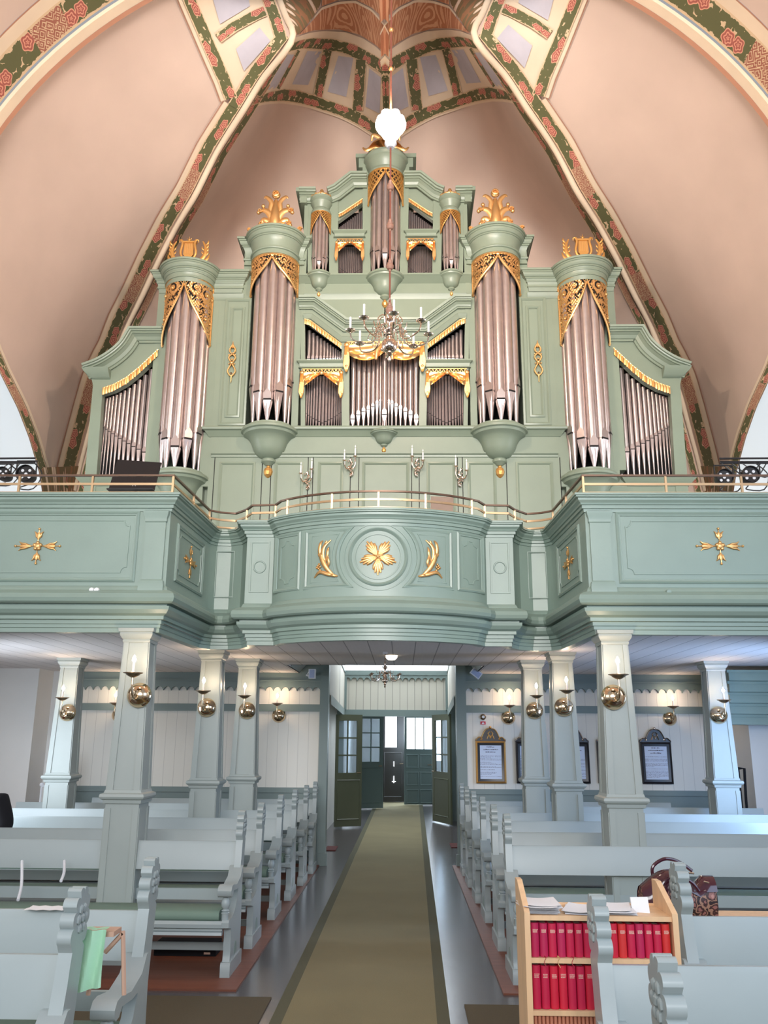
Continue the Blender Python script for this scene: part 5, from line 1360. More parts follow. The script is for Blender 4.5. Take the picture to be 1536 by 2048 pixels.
# ================================================================== CHANDELIERS
def chandelier(cx, cy, zc, k, label, narm, ballr, lit=False):
    e = empty('chandelier', label, 'chandelier', (cx, cy, zc))
    mb = MB(); b = ballr
    mb.lathe([(0, -b-.075*k), (.012*k, -b-.07*k), (.018*k, -b-.05*k), (.008*k, -b-.035*k), (.025*k, -b-.015*k), (.014*k, -b+.002)]+[(b*cos(t), b*sin(t)) for t in np.linspace(-1.35, 1.35, 14)]+[(.03*k, b+.004), (.042*k, b+.02*k), (.022*k, b+.035*k), (.05*k, b+.06*k), (.052*k, b+.075*k), (.02*k, b+.09*k), (.018*k, b+.14*k), (.04*k, b+.16*k), (.02*k, b+.185*k), (.014*k, b+.23*k), (.028*k, b+.25*k), (.012*k, b+.275*k), (.006*k, b+.31*k), (0, b+.31*k)], (cx, cy, zc), n=24)
    part(mb, 'body', M['silver'], parent=e, ang=50)
    for i in range(narm):
        a = 2*pi*i/narm+pi/2+.12; R = (.325 if not lit else .28)*k; c, s_ = cos(a), sin(a)
        mb = MB(); P = smooth_path([(.04*k, b+.07*k), (.10*k, b+.09*k), (.12*k, b-.02*k), (.19*k, b-.06*k), (R*.93, b-.03*k), (R, b+.03*k)], 20)
        mb.tube([(cx+p[0]*c, cy+p[0]*s_, zc+p[1]) for p in P], .0065*k, n=6)
        Q = smooth_path([(.11*k, b+.02*k), (.16*k, b+.03*k), (.18*k, b-.02*k), (.15*k, b-.03*k), (.14*k, b)], 10); mb.tube([(cx+p[0]*c, cy+p[0]*s_, zc+p[1]) for p in Q], .004*k, n=5)
        arm = part(mb, 'arm', M['silver'], parent=e, ang=60)
        x, y, z = cx+R*c, cy+R*s_, zc+b+.03*k
        mb = MB(); mb.lathe([(0, 0), (.012*k, .002), (.030*k, .014*k), (.038*k, .016*k), (.043*k, .024*k), (.036*k, .022*k), (.012*k, .012*k), (.011*k, .035*k), (.014*k, .04*k), (0, .04*k)], (x, y, z), n=14); part(mb, 'drip_pan', M['silver'], parent=arm, ang=40)
        if not lit: part(candle_mb(x, y, z+.035*k, .105*k, .0095*k), 'candle', M['candle'], parent=arm)
        # scrollwork of the upper tier
        mb = MB(); a2 = a+pi/narm; c2, s2 = cos(a2), sin(a2); P = smooth_path([(.02, b+.15*k), (.06*k, b+.20*k), (.11*k, b+.15*k), (.09*k, b+.10*k), (.13*k, b+.06*k), (.15*k, b+.12*k)], 16); mb.tube([(cx+p[0]*c2, cy+p[0]*s2, zc+p[1]) for p in P], .0045*k, n=5)
        part(mb, 'scroll', M['silver'], parent=e, ang=60)
    return e
c = PY(779, 691, 6.4); CXh, CZh = float(c[0]), float(c[2])
ch = chandelier(CXh, 6.4, CZh, 1.0, 'large many armed brass chandelier with white candles hanging before the organ', 8, .066)
# rod with turned wooden knobs
rod = empty('hanging_rod', 'long reddish hanging rod with turned knobs above the large chandelier', 'hanging rod', (CXh, 6.4, CZh+.37))
def zat(py, Y=6.4): return float(PY(779, py, Y)[2])
mb = MB(); mb.tube([(CXh, 6.4, CZh+.40), (CXh, 6.4, 9.8)], .008, n=8); part(mb, 'rod', mat('rod_red_brown', (.22, .07, .045), .5), parent=rod)
mb = MB()
for k in range(4):
    a = k*pi/2; z = CZh+.36+.022*k; pts = [(CXh+.009*cos(t)*cos(a), 6.4+.009*cos(t)*sin(a), z+.014*sin(t)) for t in np.linspace(0, 2*pi, 10)]; mb.tube(pts, .003, n=5, caps=False)
part(mb, 'chain', M['silver'], parent=rod)
wood = mat('turned_wood_knob', sr(150, 110, 92), .45)
for py, k in ((618, 1.35), (530, 1.25), (450, 1.25), (372, 1.25)):
    z = zat(py); mb = MB(); mb.lathe([(0, .045*k), (.009*k, .045*k), (.014*k, .03*k), (.012*k, .02*k), (.022*k, .012*k), (.018*k, .004*k), (.026*k, -.004*k), (.026*k, -.018*k), (.018*k, -.032*k), (.008*k, -.036*k), (.008*k, -.05*k), (0, -.05*k)], (CXh, 6.4, z), n=16); part(mb, 'knob', wood, parent=rod, ang=25)
for py in (138, 60):
    z = zat(py); mb = MB(); mb.sphere((CXh, 6.4, z), .022, n=12); part(mb, 'bead', M['gold'], parent=rod)
lamp = empty('lamp_cluster', 'glowing cluster of bare bulbs on the rod high above the chandelier', 'lamp', (CXh, 6.4, zat(250)))
zl = zat(250)
mb = MB(); mb.lathe([(0, .03), (.05, .03), (.055, .0), (.03, -.04), (0, -.04)], (CXh, 6.4, zat(288)), n=16); part(mb, 'socket_ring', M['white'], parent=lamp)
for i in range(6):
    a = i*pi/3; mb = MB(); x, y = CXh+.078*cos(a), 6.4+.078*sin(a)
    mb.lathe([(0, -.10), (.025, -.085), (.055, -.03), (.058, .02), (.04, .08), (0, .11)], (x, y, zl+.0), n=14); part(mb, 'bulb', M['bulbbig'], parent=lamp)
light('chandelier_lamp_light', 'POINT', (CXh, 6.4, zl-.14), 270, (1.0, .77, .60), .06)
light('chandelier_lamp_light', 'POINT', (CXh, 6.4, zl+.16), 60, (1.0, .74, .54), .06)
# porch chandelier and ceiling bowl lamp
c = PY(770, 1357, 9.3)
chandelier(float(c[0]), 9.3, float(c[2])-.02, .62, 'small brass chandelier hanging from the gallery soffit before the porch', 6, .032, lit=True)
e = empty('hanging_hook', 'white ceiling hook plate with chain over the small chandelier', 'ceiling hook', (float(c[0]), 9.3, 2.57)); x = float(c[0])
mb = MB(); mb.box(x-.025, x+.025, 9.28, 9.32, 2.545, 2.57); part(mb, 'plate', M['white'], parent=e, smooth=False)
mb = MB(); mb.tube([(x, 9.3, float(c[2])+.19), (x, 9.3, 2.55)], .005, n=6); part(mb, 'chain', M['brassd'], parent=e)
mb = MB(); c = PY(783, 1309, 9.7); mb.lathe([(0, -.035), (.04, -.03), (.065, -.005), (.07, .02), (0, .02)], (float(c[0]), 9.7, 2.55), n=20)
tag(mb.build('ceiling_lamp', mat('bowl_lamp_glass', (.9, .85, .75), .4, emit=(1, .85, .65), estr=2.5)), 'shallow round ceiling bowl lamp behind the small chandelier', 'ceiling lamp')
# ================================================================== CARPET, DOORS, WALL ITEMS
Yc = [5.0, 24.5]
def cx_at(Y): return (-.575+.061*(Y-5.7)/16.7, .51+.23*(Y-5.75)/16.8)
e = empty('carpet_runner', 'long worn olive carpet runner with a darker border down the aisle', 'carpet', (0, 6, 0))
def strip_mb(Y0, Y1, f0, f1, z):
    mb = MB(); n = 40; rows = []
    for i in range(n+1):
        Y = Y0+(Y1-Y0)*i/n; a, b = cx_at(Y); bump = .018*math.exp(-((Y-13.3)/.09)**2)
        rows.append([(a+(b-a)*f, Y, z+bump) for f in (f0, (f0+f1)/2, f1)])
    mb.grid([[r[k] for r in rows] for k in range(3)]); mb.grid([[(x, y, 0.001) for x, y, _ in [r[0] for r in rows]], [r[0] for r in rows]]); mb.grid([[r[2] for r in rows], [(x, y, 0.001) for x, y, _ in [r[2] for r in rows]]])
    return mb
part(strip_mb(2.0, 24.5, .065, .93, .010), 'pile', M['carpet'], parent=e); part(strip_mb(2.0, 24.5, 0, .068, .0102), 'border', M['carpetb'], parent=e); part(strip_mb(2.0, 24.5, .927, 1, .0102), 'border', M['carpetb'], parent=e)
for P, lb in (([(-.66, 2.6), (-.64, 6.22), (-2.6, 6.22), (-2.6, 2.6)], 'dark brown floor mat left of the carpet in front of the pews'), ([(.62, 2.4), (.62, 6.12), (1.5, 6.12), (1.5, 2.4)], 'dark brown floor mat right of the carpet beside the bookcase')):
    mb = MB(); mb.prism_z(P, 0.0, .008); tag(mb.build('floor_mat', M['mat2'], smooth=False), lb, 'mat')
for s, lb in ((-1, 'small dark red mat on the left floor beside the last pews'), (1, 'small dark red mat on the right floor beside the last pews')):
    c = PZ(658, 1698, 0) if s < 0 else PZ(907, 1692, 0); mb = MB(); mb.box(float(c[0])-.05, float(c[0])+.12 if s < 0 else float(c[0])+.08, float(c[1])-.25, float(c[1])+.3, .001, .012); tag(mb.build('red_mat', mat('red_mat_fabric', (.10, .015, .012), .9), smooth=False), lb, 'mat')

def glazed_door(x0, y0, x1, y1, zt, label, mt, cols, rows_, zsill, name='glazed_door', x_in=(.16, .84), bottom='plain', glassm='glass', ztop_rail=.06):
    """door leaf from hinge point to free edge"""
    A = Vector((x0, y0)); B = Vector((x1, y1)); L = (B-A).length; d = (B-A)/L; n = Vector((d.y, -d.x))
    e = empty(name, label, 'door', (x0, y0, 0))
    def f(x, y, z): return (A.x+d.x*x+n.x*y, A.y+d.y*x+n.y*y, z)
    a, b = x_in[0]*L, x_in[1]*L
    mb = MB(f); mb.box(0, L, -.02, .02, .03, zsill); mb.box(0, a, -.02, .02, zsill, zt); mb.box(b, L, -.02, .02, zsill, zt); mb.box(a, b, -.02, .02, zt-ztop_rail*2, zt)
    if bottom == 'plain':
        for z0, z1_ in ((.16, zsill-.14),):
            mb.wall([(a*.8, z0), (L-a*.8, z0), (L-a*.8, z1_), (a*.8, z1_)], [(-.012, 0), (0, .010), (.012, 0)], closed=True, y=-.02); mb.wall([(a*.8, z0), (a*.8, z1_), (L-a*.8, z1_), (L-a*.8, z0)], [(-.012, 0), (0, -.010), (.012, 0)], closed=True, y=.02)
    else:
        nr = 3; h = (zsill-.1)/nr
        for r in range(nr):
            for c in range(2):
                xa = L*(.08+.46*c); xb = xa+L*.38; za = .07+h*r; zb = za+h*.72
                for ysg in (-1, 1): mb.wall([(xa, za), (xb, za), (xb, zb), (xa, zb)], [(-.02, 0), (0, .014*(-ysg)), (.02, 0)], closed=True, y=ysg*.02)
    part(mb, 'leaf', mt, parent=e, smooth=False)
    mb = MB(f)
    for c in range(1, cols): x = a+(b-a)*c/cols; mb.box(x-.012, x+.012, -.015, .015, zsill, zt-ztop_rail*2)
    for r in range(1, rows_): z = zsill+(zt-ztop_rail*2-zsill)*r/rows_; mb.box(a, b, -.015, .015, z-.014, z+.014)
    if cols > 1 or rows_ > 1: part(mb, 'glazing_bar', mt, parent=e, smooth=False)
    mb = MB(f); mb.box(a, b, -.003, .003, zsill, zt-ztop_rail*2); part(mb, 'pane', M[glassm], parent=e, smooth=False)
    mb = MB(f)
    for ysg in (-1, 1): mb.tube([(L*.92, ysg*.02, 1.02), (L*.92, ysg*.06, 1.02), (L*.78, ysg*.06, 1.02)], .010, n=6)
    part(mb, 'handle', M['brassd'], parent=e)
    return e
glazed_door(-1.09, 17.3, -.585, 17.5, 2.13, 'wide dark green glazed door leaf, left one at the porch mouth', M['doorg'], 2, 3, 1.02, x_in=(.10, .80))
glazed_door(1.20, 17.9, .87, 18.8, 2.17, 'narrow dark green glazed door leaf swung open on the right', M['doorg'], 2, 3, 1.02, x_in=(.14, .84))
glazed_door(-.82, 21.9, -.26, 22.1, 2.28, 'blue green glazed door leaf standing open behind the left porch door', M['doorb'], 2, 3, 1.12, x_in=(.06, .84))
e = glazed_door(.27, 23.3, 1.05, 23.4, 2.34, 'blue green outer door with six panels and a bright window', M['doorb'], 3, 1, 1.42, x_in=(.08, .96), bottom='six', glassm='daylight')
e = glazed_door(-.36, 24.2, .28, 24.3, 2.42, 'black iron bound outer door with a bright window', M['iron'], 1, 1, 1.45, x_in=(.16, .66), glassm='daylight')
mb = MB(); mb.box(-.02, .0, 24.17, 24.2, .95, 1.08); mb.box(-.02, .0, 24.17, 24.2, .52, .70); mb.box(-.06, .04, 24.17, 24.2, .55, .565)
part(mb, 'light_slot', M['daylight'], parent=e, smooth=False)

# ---- speakers, alarm, frames
def P3(px, py, Y): c = PY(px, py, Y); return float(c[0]), float(c[1]), float(c[2])
x, y, z = P3(624.5, 1348, 12.1); e = empty('loudspeaker', 'small white upright loudspeaker left of the porch', 'loudspeaker', (x, y, z))
mb = MB(); mb.box(x-.048, x+.048, y-.05, y+.05, z-.065, z+.065); part(mb, 'cabinet', M['white'], parent=e, smooth=False)
mb = MB(); mb.box(x-.034, x+.034, y-.054, y-.05, z-.056, z+.056); part(mb, 'grille', mat('speaker_grille', (.42, .48, .68), .7), parent=e, smooth=False)
mb = MB(); mb.tube([(x-.05, y, z+.03), (x-.085, y+.1, z+.0), (x-.05, y, z-.03)], .006, n=5); mb.box(x-.1, x+.0, y+.1, 12.4, z-.02, z+.0); part(mb, 'bracket', M['white'], parent=e)
x, y, z = P3(952, 1347, 12.0); e = empty('loudspeaker', 'small white tilted loudspeaker right of the porch', 'loudspeaker', (x, y, z))
t = radians(38)
def rot(px_, py_, pz_): return (x+px_*cos(t)+pz_*sin(t), y+py_, z-px_*sin(t)+pz_*cos(t))
mb = MB(rot); mb.box(-.075, .075, -.05, .05, -.05, .05); part(mb, 'cabinet', M['white'], parent=e, smooth=False)
mb = MB(rot); mb.box(-.062, .062, -.054, -.05, -.036, .036); part(mb, 'grille', bpy.data.materials['speaker_grille'], parent=e, smooth=False)
mb = MB(rot); mb.box(-.02, .02, .05, .38, -.01, .01); part(mb, 'bracket', M['white'], parent=e, smooth=False)
x, y, z = P3(966, 1434, 12.4); mb = MB(); mb.lathe([(0, -.05), (.02, -.05), (.03, -.035), (.040, -.03), (.042, 0), (0, 0)], (x, 12.4, z), n=20, axis=Matrix.Rotation(radians(-90), 3, 'X'))
mb.m = 1; mb.lathe([(0, -.052), (.018, -.052), (.022, -.045)], (x, 12.4, z), n=16, axis=Matrix.Rotation(radians(-90), 3, 'X')); tag(mb.build('alarm_bell', [M['brassd'], M['white']]), 'round fire alarm bell above the small red sign', 'alarm bell')
x, y, z = P3(966, 1446, 12.4); mb = MB(); mb.box(x-.036, x+.036, 12.385, 12.4, z-.022, z+.022); mb.m = 1; mb.lathe([(0, 0), (.018, 0), (.018, .003)], (x, 12.383, z-.010), n=12, a0=0, a1=pi, axis=Matrix.Rotation(radians(90), 3, 'X')); mb.box(x-.02, x+.02, 12.382, 12.385, z-.014, z-.010)
tag(mb.build('red_sign', [M['red'], M['white']], smooth=False), 'small red sign with a white bell symbol under the alarm bell', 'sign')

ink = mat('brown_ink', (.10, .09, .14), .8)
paperb = mat('board_paper', (.62, .70, .86), .7)
def framed(pxl, pxr, pyt, pyb, label, seed, gilt=True):
    x0, _, z1_ = P3(pxl, pyt, 12.36); x1, _, z0 = P3(pxr, pyb, 12.36); e = empty('framed_board', label, 'framed text board', ((x0+x1)/2, 12.36, z0))
    w = x1-x0; h = z1_-z0; y = 12.36; rnd = random.Random(seed)
    mb = MB(); mb.wall([(x0, z0), (x1, z0), (x1, z1_), (x0, z1_)], [(0, -.03), (0, .02), (.02, .03), (.028, .018), (.028, 0)], closed=True, y=y); part(mb, 'outer_frame', M['goldd'] if gilt else M['frame'], parent=e, ang=30)
    mb = MB(); mb.wall([(x0+.027, z0+.027), (x1-.027, z0+.027), (x1-.027, z1_-.027), (x0+.027, z1_-.027)], [(0, 0), (0, .02), (.03, .012), (.03, 0)], closed=True, y=y); part(mb, 'inner_frame', M['frame'], parent=e, ang=30)
    mb = MB(); mb.box(x0+.04, x1-.04, y-.004, y+.03, z0+.04, z1_-.04); part(mb, 'sheet', paperb, parent=e, smooth=False)
    mb = MB(); xm = (x0+x1)/2
    def line(xa, xb, z, hh):
        x = xa
        while x < xb:
            l = rnd.uniform(.008, .028); x2 = min(xb, x+l); mb.box(x, x2, y-.006, y-.004, z, z+hh*rnd.uniform(.6, 1.2)); x = x2+rnd.uniform(.004, .008)
    for k, ww in enumerate((.09, .17, .12)): line(xm-ww*.5*w/.45*1.3, xm+ww*.5*w/.45*1.3, z1_-.085-.034*k, .011)
    z = z1_-.20
    while z > z0+.07:
        line(x0+.06, x1-.06 if rnd.random() < .6 else xm+rnd.uniform(-.05, .08), z, .004); z -= rnd.choice((.014, .014, .03))
    part(mb, 'lettering', ink, parent=e, smooth=False)
    # carved crest
    mb = MB(); zt = z1_
    half_ = [(w*.52, 0), (w*.50, .03), (w*.36, .045), (w*.26, .075), (w*.20, .13), (w*.12, .165), (0, .175)]
    poly = [(xm+a, zt+b) for a, b in half_]+[(xm-a, zt+b) for a, b in half_[:-1][::-1]]; mb.prism(poly, y-.015, y+.02); part(mb, 'crest', M['frame'], parent=e, smooth=False)
    mb = MB()
    for q in (-1, 1):
        for pts in ([(w*.5, .01), (w*.38, .055), (w*.28, .03), (w*.34, .02)], [(w*.30, .05), (w*.22, .12), (w*.14, .16), (w*.05, .17)], [(w*.12, .03), (w*.06, .08), (0, .04)], [(0, .06), (w*.08, .10), (w*.02, .13)]):
            P = smooth_path(pts, 10); mb.tube([(xm+q*a, y-.02, zt+b) for a, b in P], .008, n=5)
    mb.sphere((xm, y-.02, zt+.185), .02, n=8); part(mb, 'crest_carving', M['goldd'] if gilt else M['silver'], parent=e, ang=60)
framed(951, 1013, 1482, 1567, 'gilt framed text board nearest the porch under the alarm bell', 1)
framed(1031, 1093, 1483, 1567, 'black framed text board half hidden behind the rearmost right column', 2, False)
framed(1120, 1181, 1484, 1567, 'black framed text board seen between the second and the front right column', 3, False)
framed(1193, 1256, 1484, 1567, 'black framed text board almost wholly hidden behind the front right column', 4, False)
framed(1279, 1347, 1484, 1568, 'black framed text board rightmost on the wall below a sconce', 5, False)
# radiator / cupboard at the far left and dark handrail at the far right
x, y, z = P3(95, 1590, 11.5)
e = empty('radiator', 'white ribbed radiator panel with valve at the far left wall', 'radiator', (x, y, 0))
mb = MB()
for k in range(5): mb.box(x-.09+.035*k, x-.065+.035*k, 11.62, 11.72, .0, 1.36)
mb.box(x-.09, x+.08, 11.65, 11.70, 1.30, 1.38); part(mb, 'panel', M['white'], parent=e, smooth=False)
mb = MB(); mb.tube([(x-.13, 11.6, .35), (x-.13, 11.6, 1.02), (x-.02, 11.6, 1.06)], .012, n=8); mb.sphere((x-.13, 11.6, 1.05), .03, n=8); part(mb, 'valve_pipe', M['white'], parent=e)
mb = MB(); a = P3(1476, 1537, 11.5); b = P3(1492, 1600, 11.5); mb.tube([a, (a[0]+.08, a[1], a[2]), b, (b[0], b[1], .05)], .018, n=8)
mb.tube([(a[0], a[1], .05), a], .018, n=8); tag(mb.build('stair_handrail', M['cloth']), 'dark metal handrail beside the blue lit column at the far right', 'handrail')

# ================================================================== PEWS
def pew(Y0, xin, s, length, label, group=None, cushion_gap=None, arm=True, xlean=0.0):
    """Y0 = front foot; xin = |x| of the aisle end; s = side; local frame u outwards from the aisle end"""
    e = empty('pew', label, 'pew', (s*xin, Y0, .012), group=group)
    def f(u, y, z): return (s*(xin+u+xlean*z), Y0+y, z+.012)
    # carved end panel
    prof = [(0, 0), (.44, 0), (.44, .07), (.42, .10), (.415, .30), (.40, .56), (.435, .78), (.465, .90)]
    top = []
    cs = [(.44, .93, .030), (.455, .985, .028), (.45, 1.035, .026), (.425, 1.068, .024), (.39, 1.068, .024), (.362, 1.035, .026), (.345, .985, .028), (.335, .93, .030)]
    for i, (cy, cz_, r) in enumerate(cs):
        a0 = [-.7, -.3, .1, .7, 1.3, 2.0, 2.5, 2.9][i]
        for j in range(9):
            a = a0+(j/8-.5)*2.5; top.append((cy+r*cos(a), cz_+r*sin(a)))
    prof = prof[:-1]+[(.455, .88)]+top+[(.335, .88), (.325, .84), (.315, .78), (.265, .60), (.245, .56), (.20, .47), (.13, .41), (.03, .385), (-.07, .385), (-.085, .37), (-.08, .335), (.02, .315), (.035, .25), (.025, .20), (.035, .17), (.02, .10), (.0, .07)]
    mb = MB(f); mb.prism_x(prof, 0, .052)
    # shallow arch at the foot and rosette carving near the top
    mb.m = 1
    mb.prism_x([(.22-.055*cos(a), .11+.085*sin(a)) for a in np.linspace(0, pi, 10)], -.0015, .0); mb.m = 0
    for k in range(7): mb.sphere((-.002, .40+.035*cos(k*1.05), .985+.038*sin(k*1.05)), .018, n=6, sx=.5)
    mb.sphere((-.002, .40, .985), .018, n=6, sx=.6)
    mb.prism_x([(-.012, 0), (.452, 0), (.452, .075), (.44, .095), (0, .095), (-.012, .075)], -.010, .06)
    part(mb, 'end_panel', [M['pew'], M['gallery']], parent=e, ang=40)
    if arm:
        mb = MB(f); pr = [(-.11, .555), (-.115, .585), (-.09, .612), (-.04, .618), (.10, .60), (.24, .635), (.30, .70), (.33, .70), (.29, .58), (.12, .565), (-.02, .575), (-.05, .545), (-.09, .54)]
        mb.prism_x(pr, -.015, .085); part(mb, 'armrest', M['pew'], parent=e, ang=50)
        mb = MB(f); c = f(.035, -.045, 0); mb.f = None
        mb.lathe([(.026, .385), (.026, .42), (.030, .43), (.018, .437), (.028, .445), (.016, .455), (.030, .475), (.033, .495), (.026, .52), (.015, .54), (.024, .548), (.024, .562)], (c[0], c[1], .012), n=14); part(mb, 'baluster', M['pew'], parent=e, ang=40)
    # backrest: wide tilted board
    mb = MB(f); mb.prism([(0, 0)], 0, 0) if False else None
    mb.prism_x([(.325, .665), (.350, .850), (.358, .868), (.388, .866), (.390, .85), (.362, .665)], .05, length); part(mb, 'backrest', M['pew'], parent=e, ang=30)
    mb = MB(f); mb.prism_x([(-.085, .335), (-.09, .36), (-.075, .38), (.36, .36), (.36, .335), (-.04, .325), (-.045, .31), (-.07, .305), (-.075, .285), (-.04, .28), (.0, .325)], .05, length); part(mb, 'seat', M['pew'], parent=e, ang=30)
    mb = MB(f); q = [(-.06, .378), (-.075, .395), (-.07, .43), (-.04, .445), (.30, .43), (.33, .41), (.33, .375)]
    mb.prism_x(q, .075, length-.02); part(mb, 'cushion', M['cushion'], parent=e, ang=60)
    mb = MB(f); mb.prism_x([(.395, .44), (.425, .44), (.425, .52), (.395, .52)], .05, length); mb.prism_x([(.34, .10), (.37, .10), (.37, .15), (.34, .15)], .05, length); part(mb, 'rail', M['pew'], parent=e, smooth=False)
    mb = MB(f)
    for u in (length*.5,): mb.box(u, u+.04, .02, .40, 0, .34)
    part(mb, 'leg_board', M['pew'], parent=e, smooth=False)
    return e
ordn = ['first', 'second', 'third', 'fourth', 'fifth', 'sixth']
for i, (Y0, xi) in enumerate(((6.66, 1.015), (7.52, 1.0), (8.66, .985), (9.65, .96), (10.59, .935), (11.5, .915))):
    pew(Y0, xi, -1, (3.15 if Y0 < 8 else 3.6) if Y0 < 11 else 3.0, 'pale green pew with cushion, %s row of the main block left of the aisle' % ordn[i])
for i, (Y0, xi) in enumerate(((6.57, 1.0), (7.55, 1.0), (8.64, 1.0), (9.62, .99), (10.6, .985), (11.45, .98))):
    pew(Y0, xi, 1, (3.15 if Y0 < 8 else 3.6) if Y0 < 11 else 2.75, 'pale green pew, %s row of the main block right of the aisle' % ordn[i])
def near_top(px, py): c = PZ(px, py, 1.08); return float(c[0]), float(c[1])
for (px, py, lb) in ((300, 1726, 'near left pew beside the aisle with its turned armrest in view, behind the nearest one'), (152, 1788, 'nearest left pew at the lower left corner of the picture')):
    x, y = near_top(px, py); pew(y-.40, abs(x)-.03, -1, 2.6, lb)
for (px, py, lb) in ((1355, 1736, 'near right pew behind the bookcase, below the handbag'), (1192, 1804, 'near right pew crossing in front of the bookcase'), (1325, 1931, 'nearest right pew, only its carved end post in the lower right corner')):
    x, y = near_top(px, py); pew(y-.40, abs(x)-.02, 1, 2.6, lb)

# ================================================================== BOOKCASE AND BOOKS
YB = 3.62
bx0 = float(PY(1060, 1830, YB)[0]); bx1 = float(PY(1345, 1840, YB)[0]); zt = float(PY(1150, 1826, YB)[2])
e = empty('bookcase', 'low pine bookcase full of red hymn books beside the right front pews', 'bookcase', (bx0, YB, .0))
D = .26
for xa, nm in ((bx0-.022, 'side_panel'), (bx1, 'side_panel')):
    mb = MB(); mb.prism_x([(YB, .0), (YB+D, .0), (YB+D, zt+.09), (YB+D-.06, zt+.09), (YB, zt-.0)], xa, xa+.022); part(mb, nm, M['pine'], parent=e, smooth=False)
mb = MB(); mb.box(bx0, bx1, YB+D-.01, YB+D, 0, zt-.005); part(mb, 'back_panel', M['pine'], parent=e, smooth=False)
zsf = [float(PY(1090, y_, YB)[2]) for y_ in (1917, 2022)]
mb = MB(); mb.box(bx0, bx1, YB+.01, YB+D-.01, zt-.03, zt-.012); part(mb, 'top_shelf', M['pine'], parent=e, smooth=False)
for z in zsf+[.30, .02]:
    mb = MB(); mb.box(bx0, bx1, YB+.005, YB+D-.01, z-.018, z); part(mb, 'shelf', M['pine'], parent=e, smooth=False)
redb = [mat('red_book_cover_%d' % k, c, .42, bump=.05, bscale=300) for k, c in enumerate((sr(192, 30, 68), sr(202, 32, 58), sr(180, 32, 78), sr(208, 50, 50)))]
pagem = mat('book_pages', (.55, .48, .40), .8); goldt = mat('book_title_ink', sr(226, 176, 160), .5)
def book(x, y, z, w, h, d, mt, title=True, lean=0.0):
    """a hymn book standing upright: cover, pages, spine lettering"""
    me_key = (round(w, 4), round(h, 3))
    e = bpy.data.objects.new('hymn_book', None); COL.objects.link(e); e.location = (x, y, z); e.rotation_euler = (0, lean, 0); e.empty_display_size = .05
    mb = MB(); n = 8; P = []
    for i in range(n+1):
        a = pi*i/n; P.append((-cos(a)*w/2, -.012*sin(a)))
    P += [(w/2, d), (w/2-.003, d), (w/2-.003, .004), (-w/2+.003, .004), (-w/2+.003, d), (-w/2, d)]
    mb.prism_z([(a+w/2, b) for a, b in P], 0, h); o = mb.build('cover', mt, ang=40); o.parent = e
    mb = MB(); mb.box(.003, w-.003, .004, d-.006, .004, h-.004); o = mb.build('pages', pagem, smooth=False); o.parent = e
    if title:
        mb = MB(); rnd = random.Random(int(x*1e4))
        for k, zz in enumerate((.79, .755, .72)):
            xx = w*.22
            while xx < w*.76: l = rnd.uniform(.0015, .003); mb.box(xx, xx+l, -.0128, -.0115, h*zz, h*zz+.0035); xx += l+.0012
        o = mb.build('spine_lettering', goldt, smooth=False); o.parent = e
    return e
_o1 = 'first second third fourth fifth sixth seventh eighth ninth tenth eleventh twelfth thirteenth fourteenth fifteenth sixteenth seventeenth eighteenth nineteenth twentieth'.split()
ORD = _o1+['twenty '+q for q in _o1[:9]]+['thirtieth']+['thirty '+q for q in _o1[:9]]
def shelf_row(z, x0, x1, n, h, nm, mats, w_only=None, dep=.17):
    w = (x1-x0)/n
    for i in range(n):
        if w_only and not w_only(i): continue
        mt = mats[i % len(mats)] if isinstance(mats, list) else mats
        b = book(x0+i*w, YB+.03, z+.001, w-.0018, h*(1-.008*((i*7) % 3)), dep, mt)
        b['category'] = 'book'; b['group'] = nm[0]; b['label'] = nm[1] % ORD[i]
        yield b
hh1 = zt-.03-zsf[0]-.012
list(shelf_row(zsf[0], bx0+.004, bx1-.004, 16, hh1*1.0, ('red hymn books on the upper shelf', '%s red hymn book from the left on the upper shelf of the bookcase'), [redb[k] for k in (2, 2, 0, 2, 0, 0, 0, 3, 0, 1, 3, 0, 2, 0, 0, 3)]))
n2 = 16
for b in shelf_row(zsf[1], bx0+.004, bx1-.004, n2, zsf[0]-.018-zsf[1]-.012, ('red hymn books on the middle shelf', '%s red hymn book from the left on the middle shelf of the bookcase'), [redb[k] for k in (0, 0, 1, 1, 0, 0, 1)], w_only=lambda i: i < 13): pass
w = (bx1-bx0-.008)/n2
for k, i in enumerate((13, 14, 15)):
    b = book(bx0+.004+i*w, YB+.03, zsf[1]+.001, w-.002, zsf[0]-.018-zsf[1]-.02, .17, M['bookblack'], title=True); tag(b, '%s dark blue black hymn book at the right end of the middle shelf' % ORD[k], 'book', 'dark hymn books on the middle shelf')
orange = mat('faded_orange_book_cover', sr(196, 128, 100), .6)
wn = (bx1-bx0-.01)/36
for i in range(36):
    b = book(bx0+.005+i*wn, YB+.03, .301, wn-.001, float(PY(1090, 2036, YB)[2])-.30, .16, orange, title=False); tag(b, '%s thin orange booklet from the left on the lower shelf' % ORD[i], 'book', 'thin orange booklets on the lower shelf')
# page ribbons
ribr = mat('red_ribbon', (.45, .03, .05), .6); riby = mat('yellow_ribbon', (.7, .5, .2), .6)
for px, mt, lb in ((1090, ribr, 'red page ribbon hanging over the upper shelf edge, leftmost'), (1117, riby, 'yellow page ribbon hanging over the upper shelf edge'), (1145, ribr, 'red page ribbon hanging over the upper shelf edge, right of the yellow one')):
    c = PY(px, 1917, YB-.002); x = float(c[0]); z = zsf[0]; mb = MB()
    mb.tube(smooth_path([(x, YB+.02, z+.004), (x+.004, YB-.004, z+.003), (x-.004, YB-.008, z-.012), (x+.006, YB-.006, z-.03)], 10), .0028, n=5, flat=.4); tag(mb.build('page_ribbon', mt), lb, 'ribbon')
